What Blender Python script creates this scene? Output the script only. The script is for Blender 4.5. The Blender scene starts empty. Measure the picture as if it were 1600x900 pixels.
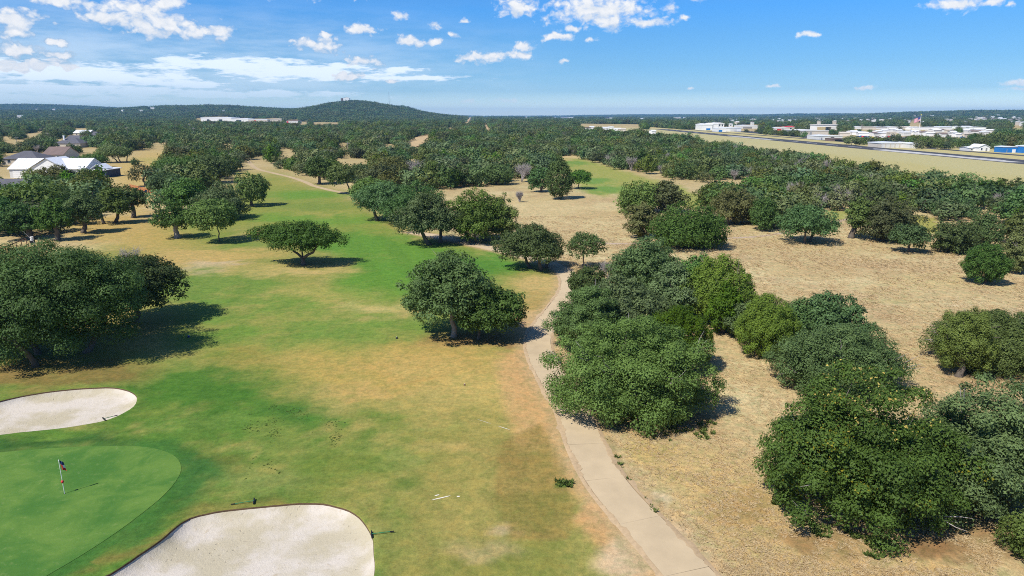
import bpy, math, random
import numpy as np
from mathutils import Vector
C = bpy.context.scene.collection
R = math.radians
rnd = random.Random(7)

# ------------------------------------------------------------------ camera, light, sky
CAM_H, F_PX, TH = 21.5, 1067.0, R(14.15)
ST, CT = math.sin(TH), math.cos(TH)
cam = bpy.data.cameras.new('camera'); camo = bpy.data.objects.new('camera', cam); C.objects.link(camo)
camo.location = (0, 0, CAM_H); camo.rotation_euler = (math.pi / 2 - TH, 0, 0)
cam.sensor_width = 36; cam.lens = F_PX / 1600 * 36; cam.clip_start = 0.5; cam.clip_end = 60000
sc = bpy.context.scene
sc.camera = camo
sc.view_settings.view_transform = 'Standard'; sc.view_settings.look = 'None'
sc.view_settings.exposure = 0.52; sc.view_settings.gamma = 1
sc.cycles.pixel_filter_type = 'BLACKMAN_HARRIS'; sc.cycles.filter_width = 1.0; sc.cycles.use_denoising = False
sc.cycles.max_bounces = 5; sc.cycles.diffuse_bounces = 3; sc.cycles.glossy_bounces = 2
sc.cycles.transmission_bounces = 3; sc.cycles.volume_bounces = 0; sc.cycles.transparent_max_bounces = 4
HAZE = 7e-5
SUN_EL, SUN_AZ = R(52), R(227)                       # azimuth clockwise from +Y
sd = Vector((math.sin(SUN_AZ) * math.cos(SUN_EL), math.cos(SUN_AZ) * math.cos(SUN_EL), math.sin(SUN_EL)))
sun = bpy.data.lights.new('sun', 'SUN'); suno = bpy.data.objects.new('sun', sun); C.objects.link(suno)
sun.energy = 4.3; sun.angle = R(0.53); sun.color = (1, .945, .86)
suno.rotation_euler = sd.to_track_quat('Z', 'Y').to_euler()

W = bpy.data.worlds.new('World'); sc.world = W; W.use_nodes = True
W.cycles.sampling_method = 'MANUAL'; W.cycles.sample_map_resolution = 512


class NT:
    """a tiny node-tree writer"""
    def __init__(s, tree):
        s.t = tree; tree.nodes.clear()
    def n(s, typ, **kw):
        nd = s.t.nodes.new(typ)
        ins = kw.pop('i', {})
        for k, v in kw.items(): setattr(nd, k, v)
        for k, v in ins.items():
            sock = nd.inputs[k]
            if isinstance(v, bpy.types.NodeSocket): s.t.links.new(v, sock)
            else: sock.default_value = v
        return nd
    def m(s, op, a, b=0.0, c=0.0, clamp=False):
        nd = s.n('ShaderNodeMath', operation=op, i={0: a, 1: b, 2: c}); nd.use_clamp = clamp
        return nd.outputs[0]
    def vm(s, op, a, b=(0, 0, 0), c=(0, 0, 0)):
        nd = s.n('ShaderNodeVectorMath', operation=op, i={0: a, 1: b})
        if op == 'MULTIPLY_ADD':
            if isinstance(c, bpy.types.NodeSocket): s.t.links.new(c, nd.inputs[2])
            else: nd.inputs[2].default_value = c
        return nd.outputs['Value'] if op in ('LENGTH', 'DOT_PRODUCT') else nd.outputs[0]
    def noise(s, vec, scale, detail=4, rough=.55, dist=0, col=False):
        nd = s.n('ShaderNodeTexNoise', i={'Vector': vec, 'Scale': scale, 'Detail': detail, 'Roughness': rough, 'Distortion': dist})
        return nd.outputs['Color' if col else 'Fac']
    def mix(s, f, a, b, mode='MIX'):
        nd = s.n('ShaderNodeMix', data_type='RGBA', blend_type=mode)
        for idx, v in ((0, f), (6, a), (7, b)):
            if isinstance(v, bpy.types.NodeSocket): s.t.links.new(v, nd.inputs[idx])
            else: nd.inputs[idx].default_value = v if idx == 0 or len(v) == 4 else (*v, 1)
        return nd.outputs[2]
    def smooth(s, x, a, b, lo=0., hi=1.):
        nd = s.n('ShaderNodeMapRange', interpolation_type='SMOOTHSTEP', i={0: x, 1: a, 2: b, 3: lo, 4: hi})
        return nd.outputs[0]
    def link(s, a, b): s.t.links.new(a, b)


def pix_dir(px, py):
    dx, dy = px - 800.0, py - 450.0
    v = np.array([dx, F_PX * CT - dy * ST, -(F_PX * ST + dy * CT)])
    return v / np.linalg.norm(v)


def build_world():
    t = NT(W.node_tree)
    sky = t.n('ShaderNodeTexSky', sky_type='NISHITA', sun_disc=False)
    sky.sun_elevation = SUN_EL; sky.sun_rotation = SUN_AZ; sky.altitude = 500
    sky.air_density = 1.0; sky.dust_density = 0.0; sky.ozone_density = 3.0
    g = t.n('ShaderNodeTexCoord').outputs['Generated']
    sep = t.n('ShaderNodeSeparateXYZ', i={0: g}).outputs
    az = t.m('ARCTAN2', sep[0], sep[1])
    p = t.n('ShaderNodeCombineXYZ', i={0: t.m('MULTIPLY', az, 10), 1: t.m('MULTIPLY', sep[2], 10), 2: 0.}).outputs[0]
    # clear-sky colour: the photograph's air is deeper blue than the model's, all round the horizon
    hsv = t.n('ShaderNodeHueSaturation', i={'Hue': .5, 'Saturation': 1.0, 'Value': 1.0, 'Color': sky.outputs[0]}).outputs[0]
    el = t.m('MAXIMUM', sep[2], 0.0)
    tint = t.n('ShaderNodeValToRGB', i={0: t.m('MULTIPLY', el, 3.0)})
    cr = tint.color_ramp
    cr.elements[0].position, cr.elements[0].color = SKY_TINT[0]; cr.elements[1].position, cr.elements[1].color = SKY_TINT[-1]
    for pos, cl in SKY_TINT[1:-1]: cr.elements.new(pos).color = cl
    base = t.mix(1.0, hsv, tint.outputs[0], 'MULTIPLY')
    # cumulus: soft blobs at their bearings, broken up by fractal noise
    n_warp = t.noise(p, 3.2, 5, .6, col=True)
    pw = t.vm('MULTIPLY_ADD', n_warp, (.34, .17, 0), p)
    pw = t.vm('SUBTRACT', pw, (.17, .085, 0))
    def field(blobs, vec):
        acc = None
        for bx, by, hw, hh in blobs:
            d = pix_dir(bx, by)
            c = np.array([math.atan2(d[0], d[1]) * 10, d[2] * 10])
            s = (F_PX / (14.5 * hw), F_PX / (14 * hh))
            q = t.vm('MULTIPLY_ADD', vec, (s[0], s[1], 0), (-c[0] * s[0], -c[1] * s[1], 0))
            v = t.m('SUBTRACT', 1.0, t.vm('LENGTH', q))
            acc = v if acc is None else t.m('SMOOTH_MAX', acc, v, .25)
        return acc
    cu = field(CUMULUS, pw)
    fb = t.noise(t.vm('MULTIPLY', p, (1, 1.5, 1)), 4.6, 10, .56)
    puff = t.n('ShaderNodeTexVoronoi', feature='SMOOTH_F1', i={'Vector': t.vm('MULTIPLY', pw, (1, 1.35, 1)), 'Scale': 8.5, 'Detail': 2.0, 'Roughness': .5, 'Smoothness': .35}).outputs['Distance']
    dens = t.m('MULTIPLY_ADD', t.m('SUBTRACT', fb, .5), 1.35, t.m('MULTIPLY_ADD', t.m('SUBTRACT', .42, puff), .55, cu))
    a_cu = t.smooth(dens, -.08, .62)
    above = field(CUMULUS, t.vm('ADD', pw, (-.03, .075, 0)))
    under = t.m('SUBTRACT', above, cu)
    lit = t.m('SUBTRACT', t.m('MULTIPLY_ADD', t.m('SUBTRACT', .40, puff), .55, .92), t.m('MULTIPLY', t.smooth(under, -.05, .55), t.smooth(dens, .05, .6, 0, 1.05)), clamp=True)
    # thin stratus sheets
    st = field(STRATUS, t.vm('MULTIPLY_ADD', n_warp, (.5, .06, 0), p))
    fs = t.noise(t.vm('MULTIPLY', p, (1, 5.5, 1)), 2.6, 8, .62)
    a_st = t.m('MULTIPLY', t.smooth(t.m('MULTIPLY_ADD', t.m('SUBTRACT', fs, .5), 2.6, st), .0, .62), .95)
    vl = t.noise(t.vm('MULTIPLY', p, (.6, 3.2, 1)), 1.3, 6, .6)
    west = t.smooth(az, .2, -.45); low_ = t.m('MULTIPLY', t.smooth(sep[2], .0, .03), t.smooth(sep[2], .17, .05))
    veil = t.m('MULTIPLY', t.m('MULTIPLY', west, low_), t.smooth(vl, .34, .66, .08, .5))
    a_st = t.m('MAXIMUM', a_st, veil)
    # the same broken cumulus all round, outside the bearings listed above
    hp = t.vm('MULTIPLY', g, (1, 1, 2.2))
    out = t.m('MAXIMUM', t.smooth(t.m('ABSOLUTE', az), .72, .95), t.smooth(sep[2], .2, .34))
    gen = t.noise(hp, 4.5, 8, .6)
    a_gen = t.m('MULTIPLY', t.smooth(gen, .60, .70), t.m('MULTIPLY', out, t.smooth(sep[2], .015, .06)))
    alpha = t.m('MAXIMUM', t.m('MAXIMUM', a_cu, a_st), a_gen, clamp=True)
    alpha = t.m('MULTIPLY', alpha, t.smooth(sep[2], .012, .05, .35, 1.0))
    ccol = t.mix(lit, (5.6, 6.4, 7.5), (9.1, 9.05, 9.0))
    ccol = t.mix(t.smooth(a_cu, .02, .3), (8.6, 9.6, 10.6), ccol)
    col = t.mix(alpha, base, ccol)
    bg = t.n('ShaderNodeBackground', i={0: col, 1: SKY_STR})
    o = t.n('ShaderNodeOutputWorld', i={0: bg.outputs[0]})


SKY_STR = 0.079
SKY_TINT = [(.03, (1.05, 1.2, 1.38, 1)), (.10, (.50, .74, 1.06, 1)), (.2, (.40, .70, 1.03, 1)), (.315, (.35, .72, 1.1, 1)), (.416, (.29, .755, 1.25, 1)), (1, (.5, .8, 1.2, 1))]
CUMULUS = [(12, 34, 34, 20), (20, 50, 24, 8), (165, 22, 36, 18), (212, 18, 52, 26), (250, 38, 52, 20), (312, 49, 46, 13), (258, 6, 22, 12),
           (88, 67, 13, 6), (90, 88, 28, 6), (20, 78, 34, 9), (95, 0, 60, 7), (500, 69, 36, 13), (560, 45, 26, 10), (623, 23, 13, 7),
           (640, 62, 28, 8), (682, 67, 14, 6), (675, 38, 13, 6), (508, 53, 12, 4), (725, 33, 9, 5), (705, 54, 10, 4), (808, 11, 33, 16),
           (752, 89, 48, 10), (800, 86, 32, 8), (820, 72, 22, 7), (932, 14, 82, 24), (955, 32, 44, 14), (893, 42, 14, 6), (1012, 37, 34, 7),
           (1050, 14, 14, 9), (872, 57, 21, 6), (1070, 26, 10, 4), (925, 62, 10, 4), (877, 95, 9, 4), (1265, 54, 14, 4), (1500, 5, 34, 9),
           (1548, 3, 18, 6), (1582, 7, 8, 4), (1592, 128, 20, 5), (1590, 138, 16, 3), (735, 158, 14, 4), (790, 157, 24, 4), (1077, 137, 9, 3), (1205, 135, 9, 3),
           (1352, 139, 13, 3), (545, 121, 26, 8), (612, 125, 12, 4), (565, 97, 26, 9), (40, 100, 44, 9), (1150, -25, 120, 16), (400, -30, 140, 22)]
STRATUS = [(60, 103, 100, 13), (160, 113, 110, 13), (260, 122, 80, 9), (110, 136, 190, 8), (395, 98, 110, 10), (500, 108, 120, 12), (330, 129, 50, 6),
           (380, 143, 170, 6), (60, 150, 180, 6), (650, 118, 90, 4), (660, 104, 30, 4)]
build_world()

# ------------------------------------------------------------------ projection helpers (pixel of the 1600x900 photograph <-> ground)
def at(px, py, z=0.0):
    dx, dy = px - 800.0, py - 450.0
    down = F_PX * ST + dy * CT; k = (CAM_H - z) / down
    return np.array([dx * k, (F_PX * CT - dy * ST) * k, z])

def project(X, Y, Z):
    d = Y * CT - (Z - CAM_H) * ST
    v = Y * ST + (Z - CAM_H) * CT
    d = np.where(np.abs(d) < 1e-3, 1e-3, d)
    return 800 + F_PX * X / d, 450 - F_PX * v / d, d

def inside(px, py, poly):
    p = np.asarray(poly, float); q = np.roll(p, -1, 0)
    res = np.zeros(np.shape(px), bool)
    for (x0, y0), (x1, y1) in zip(p, q):
        c = (y0 > py) != (y1 > py)
        with np.errstate(divide='ignore', invalid='ignore'):
            xi = (x1 - x0) * (py - y0) / (y1 - y0 if y1 != y0 else 1e-9) + x0
        res ^= c & (px < xi)
    return res

def seg_dist(px, py, pts, closed=True):
    p = np.asarray(pts, float); n = len(p); d = np.full(np.shape(px), 1e18)
    for i in range(n if closed else n - 1):
        a, b = p[i], p[(i + 1) % n]; ab = b - a; L = max(ab @ ab, 1e-12)
        tt = np.clip(((px - a[0]) * ab[0] + (py - a[1]) * ab[1]) / L, 0, 1)
        d = np.minimum(d, (px - a[0] - tt * ab[0]) ** 2 + (py - a[1] - tt * ab[1]) ** 2)
    return np.sqrt(d)

def _hash(ix, iy, s):
    h = (ix.astype(np.int64) * 374761393 + iy.astype(np.int64) * 668265263 + s * 974634777) & 0x7fffffff
    h = ((h ^ (h >> 13)) * 1274126177) & 0x7fffffff
    return ((h ^ (h >> 16)) & 0xffff) / 65535.0

def vnoise(x, y, s=0):
    ix, iy = np.floor(x), np.floor(y); fx, fy = x - ix, y - iy
    fx = fx * fx * (3 - 2 * fx); fy = fy * fy * (3 - 2 * fy)
    a, b = _hash(ix, iy, s), _hash(ix + 1, iy, s); c, d = _hash(ix, iy + 1, s), _hash(ix + 1, iy + 1, s)
    return (a + (b - a) * fx) * (1 - fy) + (c + (d - c) * fx) * fy

def fbm(x, y, o=4, s=0):
    r, a, t = 0, .5, 0
    for k in range(o):
        r = r + a * vnoise(x, y, s + k * 17); t += a; x, y, a = x * 2.03 + 3.1, y * 2.03 + 7.7, a * .55
    return r / t - .5

def sstep(a, b, x):
    t = np.clip((x - a) / (b - a), 0, 1); return t * t * (3 - 2 * t)

def lin(r, g, b):
    f = lambda c: c / 12.92 if c <= .04045 else ((c + .055) / 1.055) ** 2.4
    return np.array([f(r / 255), f(g / 255), f(b / 255)])
ALB = .60                                             # sunlit picture value -> base colour
def alb(r, g, b): return lin(r, g, b) * ALB

# ------------------------------------------------------------------ object helpers
def link(o, parent=None):
    C.objects.link(o)
    if parent is not None: o.parent = parent
    return o

def tag(o, label=None, cat=None, group=None, kind=None):
    for k, v in (('label', label), ('category', cat), ('group', group), ('kind', kind)):
        if v: o[k] = v
    return o

def thing(name, label, cat, loc=(0, 0, 0), rz=0.0, group=None):
    o = bpy.data.objects.new(name, None); C.objects.link(o); o.empty_display_size = .5
    o.location = [float(v) for v in loc]; o.rotation_euler = (0, 0, rz)
    return tag(o, label, cat, group)

def np_mesh(name, V, Fq, mats, fm=None, tint=None, smooth=False):
    """mesh from arrays; Fq is (n,4) or (n,3)"""
    V = np.asarray(V, np.float32); Fq = np.asarray(Fq, np.int32); k = Fq.shape[1]
    me = bpy.data.meshes.new(name)
    me.vertices.add(len(V)); me.vertices.foreach_set('co', V.ravel())
    me.loops.add(Fq.size); me.loops.foreach_set('vertex_index', Fq.ravel())
    me.polygons.add(len(Fq)); me.polygons.foreach_set('loop_start', np.arange(0, Fq.size, k, dtype=np.int32))
    for mt in mats: me.materials.append(mt)
    if fm is not None: me.polygons.foreach_set('material_index', np.asarray(fm, np.int32))
    if tint is not None:
        a = me.attributes.new('tint', 'FLOAT', 'FACE'); a.data.foreach_set('value', np.asarray(tint, np.float32))
    me.update(calc_edges=True)
    me.polygons.foreach_set('use_smooth', np.full(len(Fq), smooth, bool))
    me.validate()
    return me

class MB:
    def __init__(s): s.v, s.f, s.m = [], [], []
    def add(s, V, F, mi=0):
        b = len(s.v); s.v += [tuple(map(float, q)) for q in V]; s.f += [tuple(i + b for i in f) for f in F]; s.m += [mi] * len(F); return s
    def box(s, x0, x1, y0, y1, z0, z1, mi=0):
        V = [(x, y, z) for z in (z0, z1) for y in (y0, y1) for x in (x0, x1)]
        return s.add(V, [(0, 2, 3, 1), (4, 5, 7, 6), (0, 1, 5, 4), (2, 6, 7, 3), (0, 4, 6, 2), (1, 3, 7, 5)], mi)
    def tube(s, pts, rad, n=8, mi=0, cap=True):
        pts = [np.asarray(p, float) for p in pts]; V, Fc = [], []
        u = None
        for i, p in enumerate(pts):
            d = pts[min(i + 1, len(pts) - 1)] - pts[max(i - 1, 0)]; d /= max(np.linalg.norm(d), 1e-9)
            if u is None:
                h = np.array([1., 0, 0]) if abs(d[0]) < .8 else np.array([0, 1., 0]); u = np.cross(d, h)
            u = u - d * (u @ d); u /= max(np.linalg.norm(u), 1e-9); w = np.cross(d, u)
            r = rad[i] if hasattr(rad, '__len__') else rad
            for k in range(n):
                a = 2 * math.pi * k / n; V.append(p + r * (math.cos(a) * u + math.sin(a) * w))
        for i in range(len(pts) - 1):
            for k in range(n):
                Fc.append((i * n + k, i * n + (k + 1) % n, (i + 1) * n + (k + 1) % n, (i + 1) * n + k))
        if cap:
            Fc.append(tuple(range(n - 1, -1, -1))); Fc.append(tuple((len(pts) - 1) * n + k for k in range(n)))
        return s.add(V, Fc, mi)
    def prism(s, poly, y0, y1, mi=0):              # polygon in xz swept along y
        n = len(poly); V = [(x, y0, z) for x, z in poly] + [(x, y1, z) for x, z in poly]
        Fc = [tuple(range(n)), tuple(range(2 * n - 1, n - 1, -1))] + [(i, n + i, n + (i + 1) % n, (i + 1) % n) for i in range(n)]
        return s.add(V, Fc, mi)
    def build(s, name, mats, parent=None, smooth=False):
        me = bpy.data.meshes.new(name); me.from_pydata(s.v, [], s.f)
        mats = mats if isinstance(mats, (list, tuple)) else [mats]
        for m in mats: me.materials.append(m)
        if len(mats) > 1: me.polygons.foreach_set('material_index', s.m)
        if smooth: me.polygons.foreach_set('use_smooth', [True] * len(s.f))
        me.update()
        return link(bpy.data.objects.new(name, me), parent)

# ------------------------------------------------------------------ materials
def mat_plain(name, col, rough=.8, var=.12, scale=6., metal=0., bump=0., spec=.3, grain=None):
    m = bpy.data.materials.new(name); m.use_nodes = True; t = NT(m.node_tree)
    oc = t.n('ShaderNodeTexCoord').outputs['Object']
    if grain: oc = t.vm('MULTIPLY', oc, grain)
    nz = t.noise(oc, scale, 5, .6)
    nz2 = t.noise(oc, scale * .13, 3, .6)
    f = t.m('MULTIPLY_ADD', t.m('SUBTRACT', t.m('ADD', nz, nz2), 1.0), var * 3, 1.0)
    c = t.n('ShaderNodeHueSaturation', i={'Value': f, 'Color': (*col, 1)}).outputs[0]
    b = t.n('ShaderNodeBsdfPrincipled', i={'Base Color': c, 'Roughness': rough, 'Metallic': metal, 'Specular IOR Level': spec})
    if bump:
        bn = t.n('ShaderNodeBump', i={'Strength': bump, 'Distance': .05, 'Height': nz}); t.link(bn.outputs[0], b.inputs['Normal'])
    t.n('ShaderNodeOutputMaterial', i={0: b.outputs[0]})
    return m

def mat_leaf(name, dark, light, trans=.22, hue_var=.03, val_var=.3, third=None):
    m = bpy.data.materials.new(name); m.use_nodes = True; t = NT(m.node_tree)
    tint = t.n('ShaderNodeAttribute', attribute_name='tint').outputs['Fac']
    rn = t.n('ShaderNodeObjectInfo').outputs['Random']
    c = t.mix(tint, dark, light)
    if third: c = t.mix(t.smooth(tint, .93, .97), c, third)
    h = t.m('MULTIPLY_ADD', t.m('SUBTRACT', t.m('FRACT', t.m('MULTIPLY', rn, 7.3)), .5), hue_var * 2, .5)
    v = t.m('MULTIPLY_ADD', t.m('SUBTRACT', rn, .5), val_var * 2, 1.0)
    s = t.m('MULTIPLY_ADD', t.m('SUBTRACT', t.m('FRACT', t.m('MULTIPLY', rn, 13.7)), .5), .35, 1.0)
    c = t.n('ShaderNodeHueSaturation', i={'Hue': h, 'Saturation': s, 'Value': v, 'Color': c}).outputs[0]
    b = t.n('ShaderNodeBsdfPrincipled', i={'Base Color': c, 'Roughness': .6, 'Specular IOR Level': .14})
    tr = t.n('ShaderNodeBsdfTranslucent', i={0: t.mix(1.0, c, (1.15, 1.25, .6), 'MULTIPLY')})
    mx = t.n('ShaderNodeMixShader', i={0: trans, 1: b.outputs[0], 2: tr.outputs[0]})
    t.n('ShaderNodeOutputMaterial', i={0: mx.outputs[0]})
    return m

M = {}
M['oak'] = mat_leaf('leaf_oak', (.040, .072, .020), (.130, .208, .060))
M['oakdark'] = mat_leaf('leaf_oak_dark', (.026, .052, .013), (.090, .156, .040))
M['oakgrey'] = mat_leaf('leaf_oak_grey', (.052, .080, .022), (.150, .200, .062))
M['juniper'] = mat_leaf('leaf_juniper', (.044, .082, .016), (.128, .200, .038))
M['elm'] = mat_leaf('leaf_elm', (.056, .098, .018), (.145, .225, .042), .28)
M['brown'] = mat_leaf('leaf_brownish', (.070, .076, .022), (.150, .158, .050))
M['yellow'] = mat_leaf('leaf_flecked', (.036, .070, .015), (.120, .202, .046), third=(.26, .24, .03))
M['golden'] = mat_leaf('leaf_golden', (.40, .25, .012), (.62, .44, .03))
M['far'] = mat_leaf('leaf_far', (.046, .072, .028), (.132, .184, .070), .15, .05, .46)
M['twig'] = mat_plain('twig_grey', (.30, .27, .25), .9, .2, 3)
M['bark'] = mat_plain('bark', (.125, .105, .085), .95, .3, 7, bump=.6, grain=(1, 1, .3))
M['barkpale'] = mat_plain('bark_pale', (.27, .24, .21), .95, .25, 7, bump=.6, grain=(1, 1, .3))
M['white'] = mat_plain('white_paint', (.78, .78, .76), .5, .04, 1.2)
M['metalroof'] = mat_plain('white_metal_roof', (.74, .76, .78), .35, .04, .6)
M['whitewall'] = mat_plain('white_wall', (.62, .62, .60), .7, .06, .8)
M['cream'] = mat_plain('cream_wall', (.55, .50, .42), .7, .06, .8)
M['greyroof'] = mat_plain('grey_shingle', (.10, .10, .115), .9, .18, 4, bump=.4)
M['brownroof'] = mat_plain('brown_shingle', (.17, .125, .11), .9, .18, 4, bump=.4)
M['glass'] = mat_plain('window_glass', (.035, .05, .07), .08, .1, 1, spec=.6)
M['blue'] = mat_plain('blue_metal', (.02, .17, .48), .5, .08, 2)
M['bluewall'] = mat_plain('dark_blue_wall', (.04, .06, .11), .6, .08, 2)
M['red'] = mat_plain('red_paint', (.55, .03, .035), .55, .06, 4)
M['navy'] = mat_plain('navy_paint', (.015, .03, .12), .6, .08, 4)
M['black'] = mat_plain('black_plastic', (.012, .013, .016), .45, .1, 5)
M['greenh'] = mat_plain('green_handle', (.03, .17, .07), .45, .08, 4)
M['steel'] = mat_plain('steel', (.42, .42, .42), .45, .1, 3, metal=.6)
M['rust'] = mat_plain('rusty_rail', (.16, .085, .06), .9, .25, 9)
M['orange'] = mat_plain('orange_net', (.55, .17, .07), .7, .12, 6)
M['asphalt'] = mat_plain('asphalt', (.052, .053, .058), .9, .16, .2)
M['wornpave'] = mat_plain('worn_paving', (.42, .41, .39), .9, .12, .08)
M['concrete'] = mat_plain('path_concrete', tuple(alb(228, 205, 166)), .95, .13, .7, bump=.15)
M['gravelpath'] = mat_plain('pale_path', tuple(alb(212, 190, 166)), .95, .1, 1.0)
M['soil'] = mat_plain('dark_soil', (.10, .062, .035), 1, .3, 8, bump=.8)
M['pathbed'] = mat_plain('path_bed', (.22, .17, .12), 1, .25, 5)
M['paint'] = mat_plain('field_chalk', (.62, .58, .47), .9, .1, 6)
M['yellowp'] = mat_plain('yellow_paint', (.62, .5, .03), .6, .08, 3)
M['pinkflag'] = None

# ------------------------------------------------------------------ terrain
def polar(px, D):                                     # world X, Y of a bearing seen at column px near the horizon, D metres forward
    return (px - 800) / F_PX * (D * CT), D

def hill_z(X, Y):
    X = np.asarray(X, float); Y = np.asarray(Y, float)
    Yp = np.maximum(Y, 1.0); col = 800 + X / (Yp * CT) * F_PX                     # bearing column
    z = np.zeros_like(X)
    far = sstep(900, 1700, Y)
    n = fbm(X / 420, Y / 420, 4, 5)
    # broad upland on the left, rising away
    left = sstep(780, 520, col)
    z += left * (sstep(1500, 3200, Y) * 34 + sstep(3000, 6000, Y) * 22)
    def g(px, D, sx, sy, h):
        cx, cy = polar(px, D); return h * np.exp(-((X - cx) / sx) ** 2 - ((Y - cy) / sy) ** 2)
    z += g(541, 3000, 120, 330, 16) + g(582, 3050, 180, 380, 20) + g(600, 3000, 350, 600, 17)
    z += g(626, 4300, 130, 300, 42)
    z += g(300, 3400, 330, 420, 20) + g(360, 3400, 200, 380, 11) + g(255, 3500, 160, 380, 6) + g(220, 3600, 300, 420, 5)
    z += g(20, 5200, 520, 600, 30) + g(130, 5400, 500, 600, 18) + g(-200, 5200, 700, 700, 40)
    z += g(450, 4200, 420, 500, 10)
    # right: low rolling country with a darker ridge and the town's hill
    z += sstep(830, 1000, col) * sstep(6000, 9500, Y) * 22
    z += g(1225, 6800, 560, 600, 23) + g(1330, 7000, 520, 600, 25) + g(1120, 8800, 800, 700, 9)
    z += g(1450, 4200, 620, 900, 17) + g(1590, 4000, 620, 900, 15) + g(1750, 4000, 700, 900, 15)
    z += sstep(1500, 2600, Y) * sstep(1250, 1500, col) * 8
    z += far * n * (6 + 8 * sstep(2500, 6000, Y)) 
    z += sstep(9000, 14000, Y) * 16
    return np.maximum(z, -1.0)

def axis(dense, step, grow, far):
    a = list(np.arange(0, dense, step)); s = step
    while a[-1] < far: s *= grow; a.append(a[-1] + s)
    return np.array(a)
GX = axis(32, .4, 1.042, 15500); GX = np.concatenate([-GX[:0:-1], GX])
GY = axis(84, .4, 1.032, 15500) + 26
gy0 = 26 - axis(.5, .5, 1.25, 900)[1:]
GY = np.concatenate([gy0[::-1], GY])
XX, YY = np.meshgrid(GX, GY)
ZZ = hill_z(XX, YY)

def ground_z(x, y):
    x = np.atleast_1d(np.asarray(x, float)); y = np.atleast_1d(np.asarray(y, float))
    i = np.clip(np.searchsorted(GX, x) - 1, 0, len(GX) - 2); j = np.clip(np.searchsorted(GY, y) - 1, 0, len(GY) - 2)
    u = np.clip((x - GX[i]) / (GX[i + 1] - GX[i]), 0, 1); v = np.clip((y - GY[j]) / (GY[j + 1] - GY[j]), 0, 1)
    return (ZZ[j, i] * (1 - u) + ZZ[j, i + 1] * u) * (1 - v) + (ZZ[j + 1, i] * (1 - u) + ZZ[j + 1, i + 1] * u) * v

def at_terrain(px, py):
    d = pix_dir(px, py)
    k = np.concatenate([np.linspace(20, 1500, 1500), np.geomspace(1500, 14000, 2500)[1:]])
    P = np.array([0, 0, CAM_H]) + k[:, None] * d
    hit = np.nonzero(P[:, 2] <= ground_z(P[:, 0], P[:, 1]))[0]
    q = P[hit[0] if len(hit) else -1]
    return np.array([q[0], q[1], ground_z(q[0], q[1])[0]])

BUNKER_FAR = [(-90, 664), (-40, 640), (0, 627), (60, 615), (120, 608), (165, 606), (195, 609), (211, 617), (214, 627), (203, 641), (170, 656), (120, 667), (60, 674), (0, 680), (-60, 688)]
BUNKER_NEAR = [(120, 925), (172, 898), (215, 868), (250, 845), (283, 818), (310, 806), (350, 798), (400, 793), (440, 789), (480, 787), (515, 790), (545, 799), (568, 815), (581, 838), (585, 862), (584, 900), (574, 945), (520, 990), (360, 1010), (180, 980)]
GREEN = [(-60, 710), (0, 707), (60, 702), (130, 698), (190, 697), (230, 699), (262, 707), (279, 719), (283, 735), (275, 752), (255, 775), (225, 800), (185, 830), (140, 860), (90, 890), (40, 915), (-100, 960), (-300, 900), (-300, 760)]
PATH = [(1160, 1000), (1078, 900), (1015, 830), (953, 760), (918, 700), (894, 640), (870, 600), (847, 560), (841, 532), (851, 508), (873, 480), (888, 456), (890, 436), (872, 418), (830, 403), (760, 386), (690, 371), (640, 362)]

def curve(pts, step, closed=False):
    P = np.array([at(*p)[:2] if len(p) == 2 else p for p in pts]); n = len(P); out = []
    rng = range(n if closed else n - 1)
    for i in rng:
        g = lambda k: P[(i + k) % n] if closed else P[min(max(i + k, 0), n - 1)]
        p0, p1, p2, p3 = g(-1), g(0), g(1), g(2); L = np.linalg.norm(p2 - p1); m = max(2, int(L / step))
        for k in range(m):
            t = k / m
            out.append(.5 * (2 * p1 + (p2 - p0) * t + (2 * p0 - 5 * p1 + 4 * p2 - p3) * t * t + (3 * p1 - p0 - 3 * p2 + p3) * t ** 3))
    if not closed: out.append(P[-1])
    return np.array(out)

bf = curve(BUNKER_FAR, .5, True); bn = curve(BUNKER_NEAR, .4, True); gr = curve(GREEN, .5, True); pathc = curve(PATH, .6)

# -- ground colour: what grows or lies where (base colours; one painted slope shadow above the green)
PX, PY, DD = project(XX, YY, ZZ)
front = (YY > 20) & (DD > 5)
sx_, sy_ = XX, YY
warp = np.clip(PY - 181, 4, 500) / 260.0
wx = PX + fbm(sx_ / 3.2, sy_ / 3.2, 4, 1) * 48 * warp
wy = PY + fbm(sx_ / 3.2, sy_ / 3.2, 4, 2) * 26 * warp
col = np.empty(XX.shape + (3,)); col[:] = alb(214, 190, 148)
weed = np.ones(XX.shape)                               # 1 = long dry grass, 0 = mown turf
n_big = fbm(sx_ / 14, sy_ / 14, 4, 11); n_mid = fbm(sx_ / 3.0, sy_ / 3.0, 4, 12); n_fine = fbm(sx_ / 1.0, sy_ / 1.0, 3, 13)
# dry field: straw with pinkish and pale patches
f1 = sstep(-.12, .22, n_big + .6 * n_mid)[..., None]
col = col * (1 - f1) + alb(228, 208, 168) * f1
f1 = sstep(.02, .28, fbm(sx_ / 6, sy_ / 9, 4, 21))[..., None] * .7
col = col * (1 - f1) + alb(198, 168, 134) * f1
# beyond the near fields: woodland floor, then far country seen between crowns
wl = (sstep(330, 240, PY) * .55)[..., None]
col = col * (1 - wl) + alb(196, 172, 128) * wl
fc = sstep(1500, 3500, YY)[..., None]
col = col * (1 - fc) + np.array([.05, .066, .04]) * fc

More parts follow.
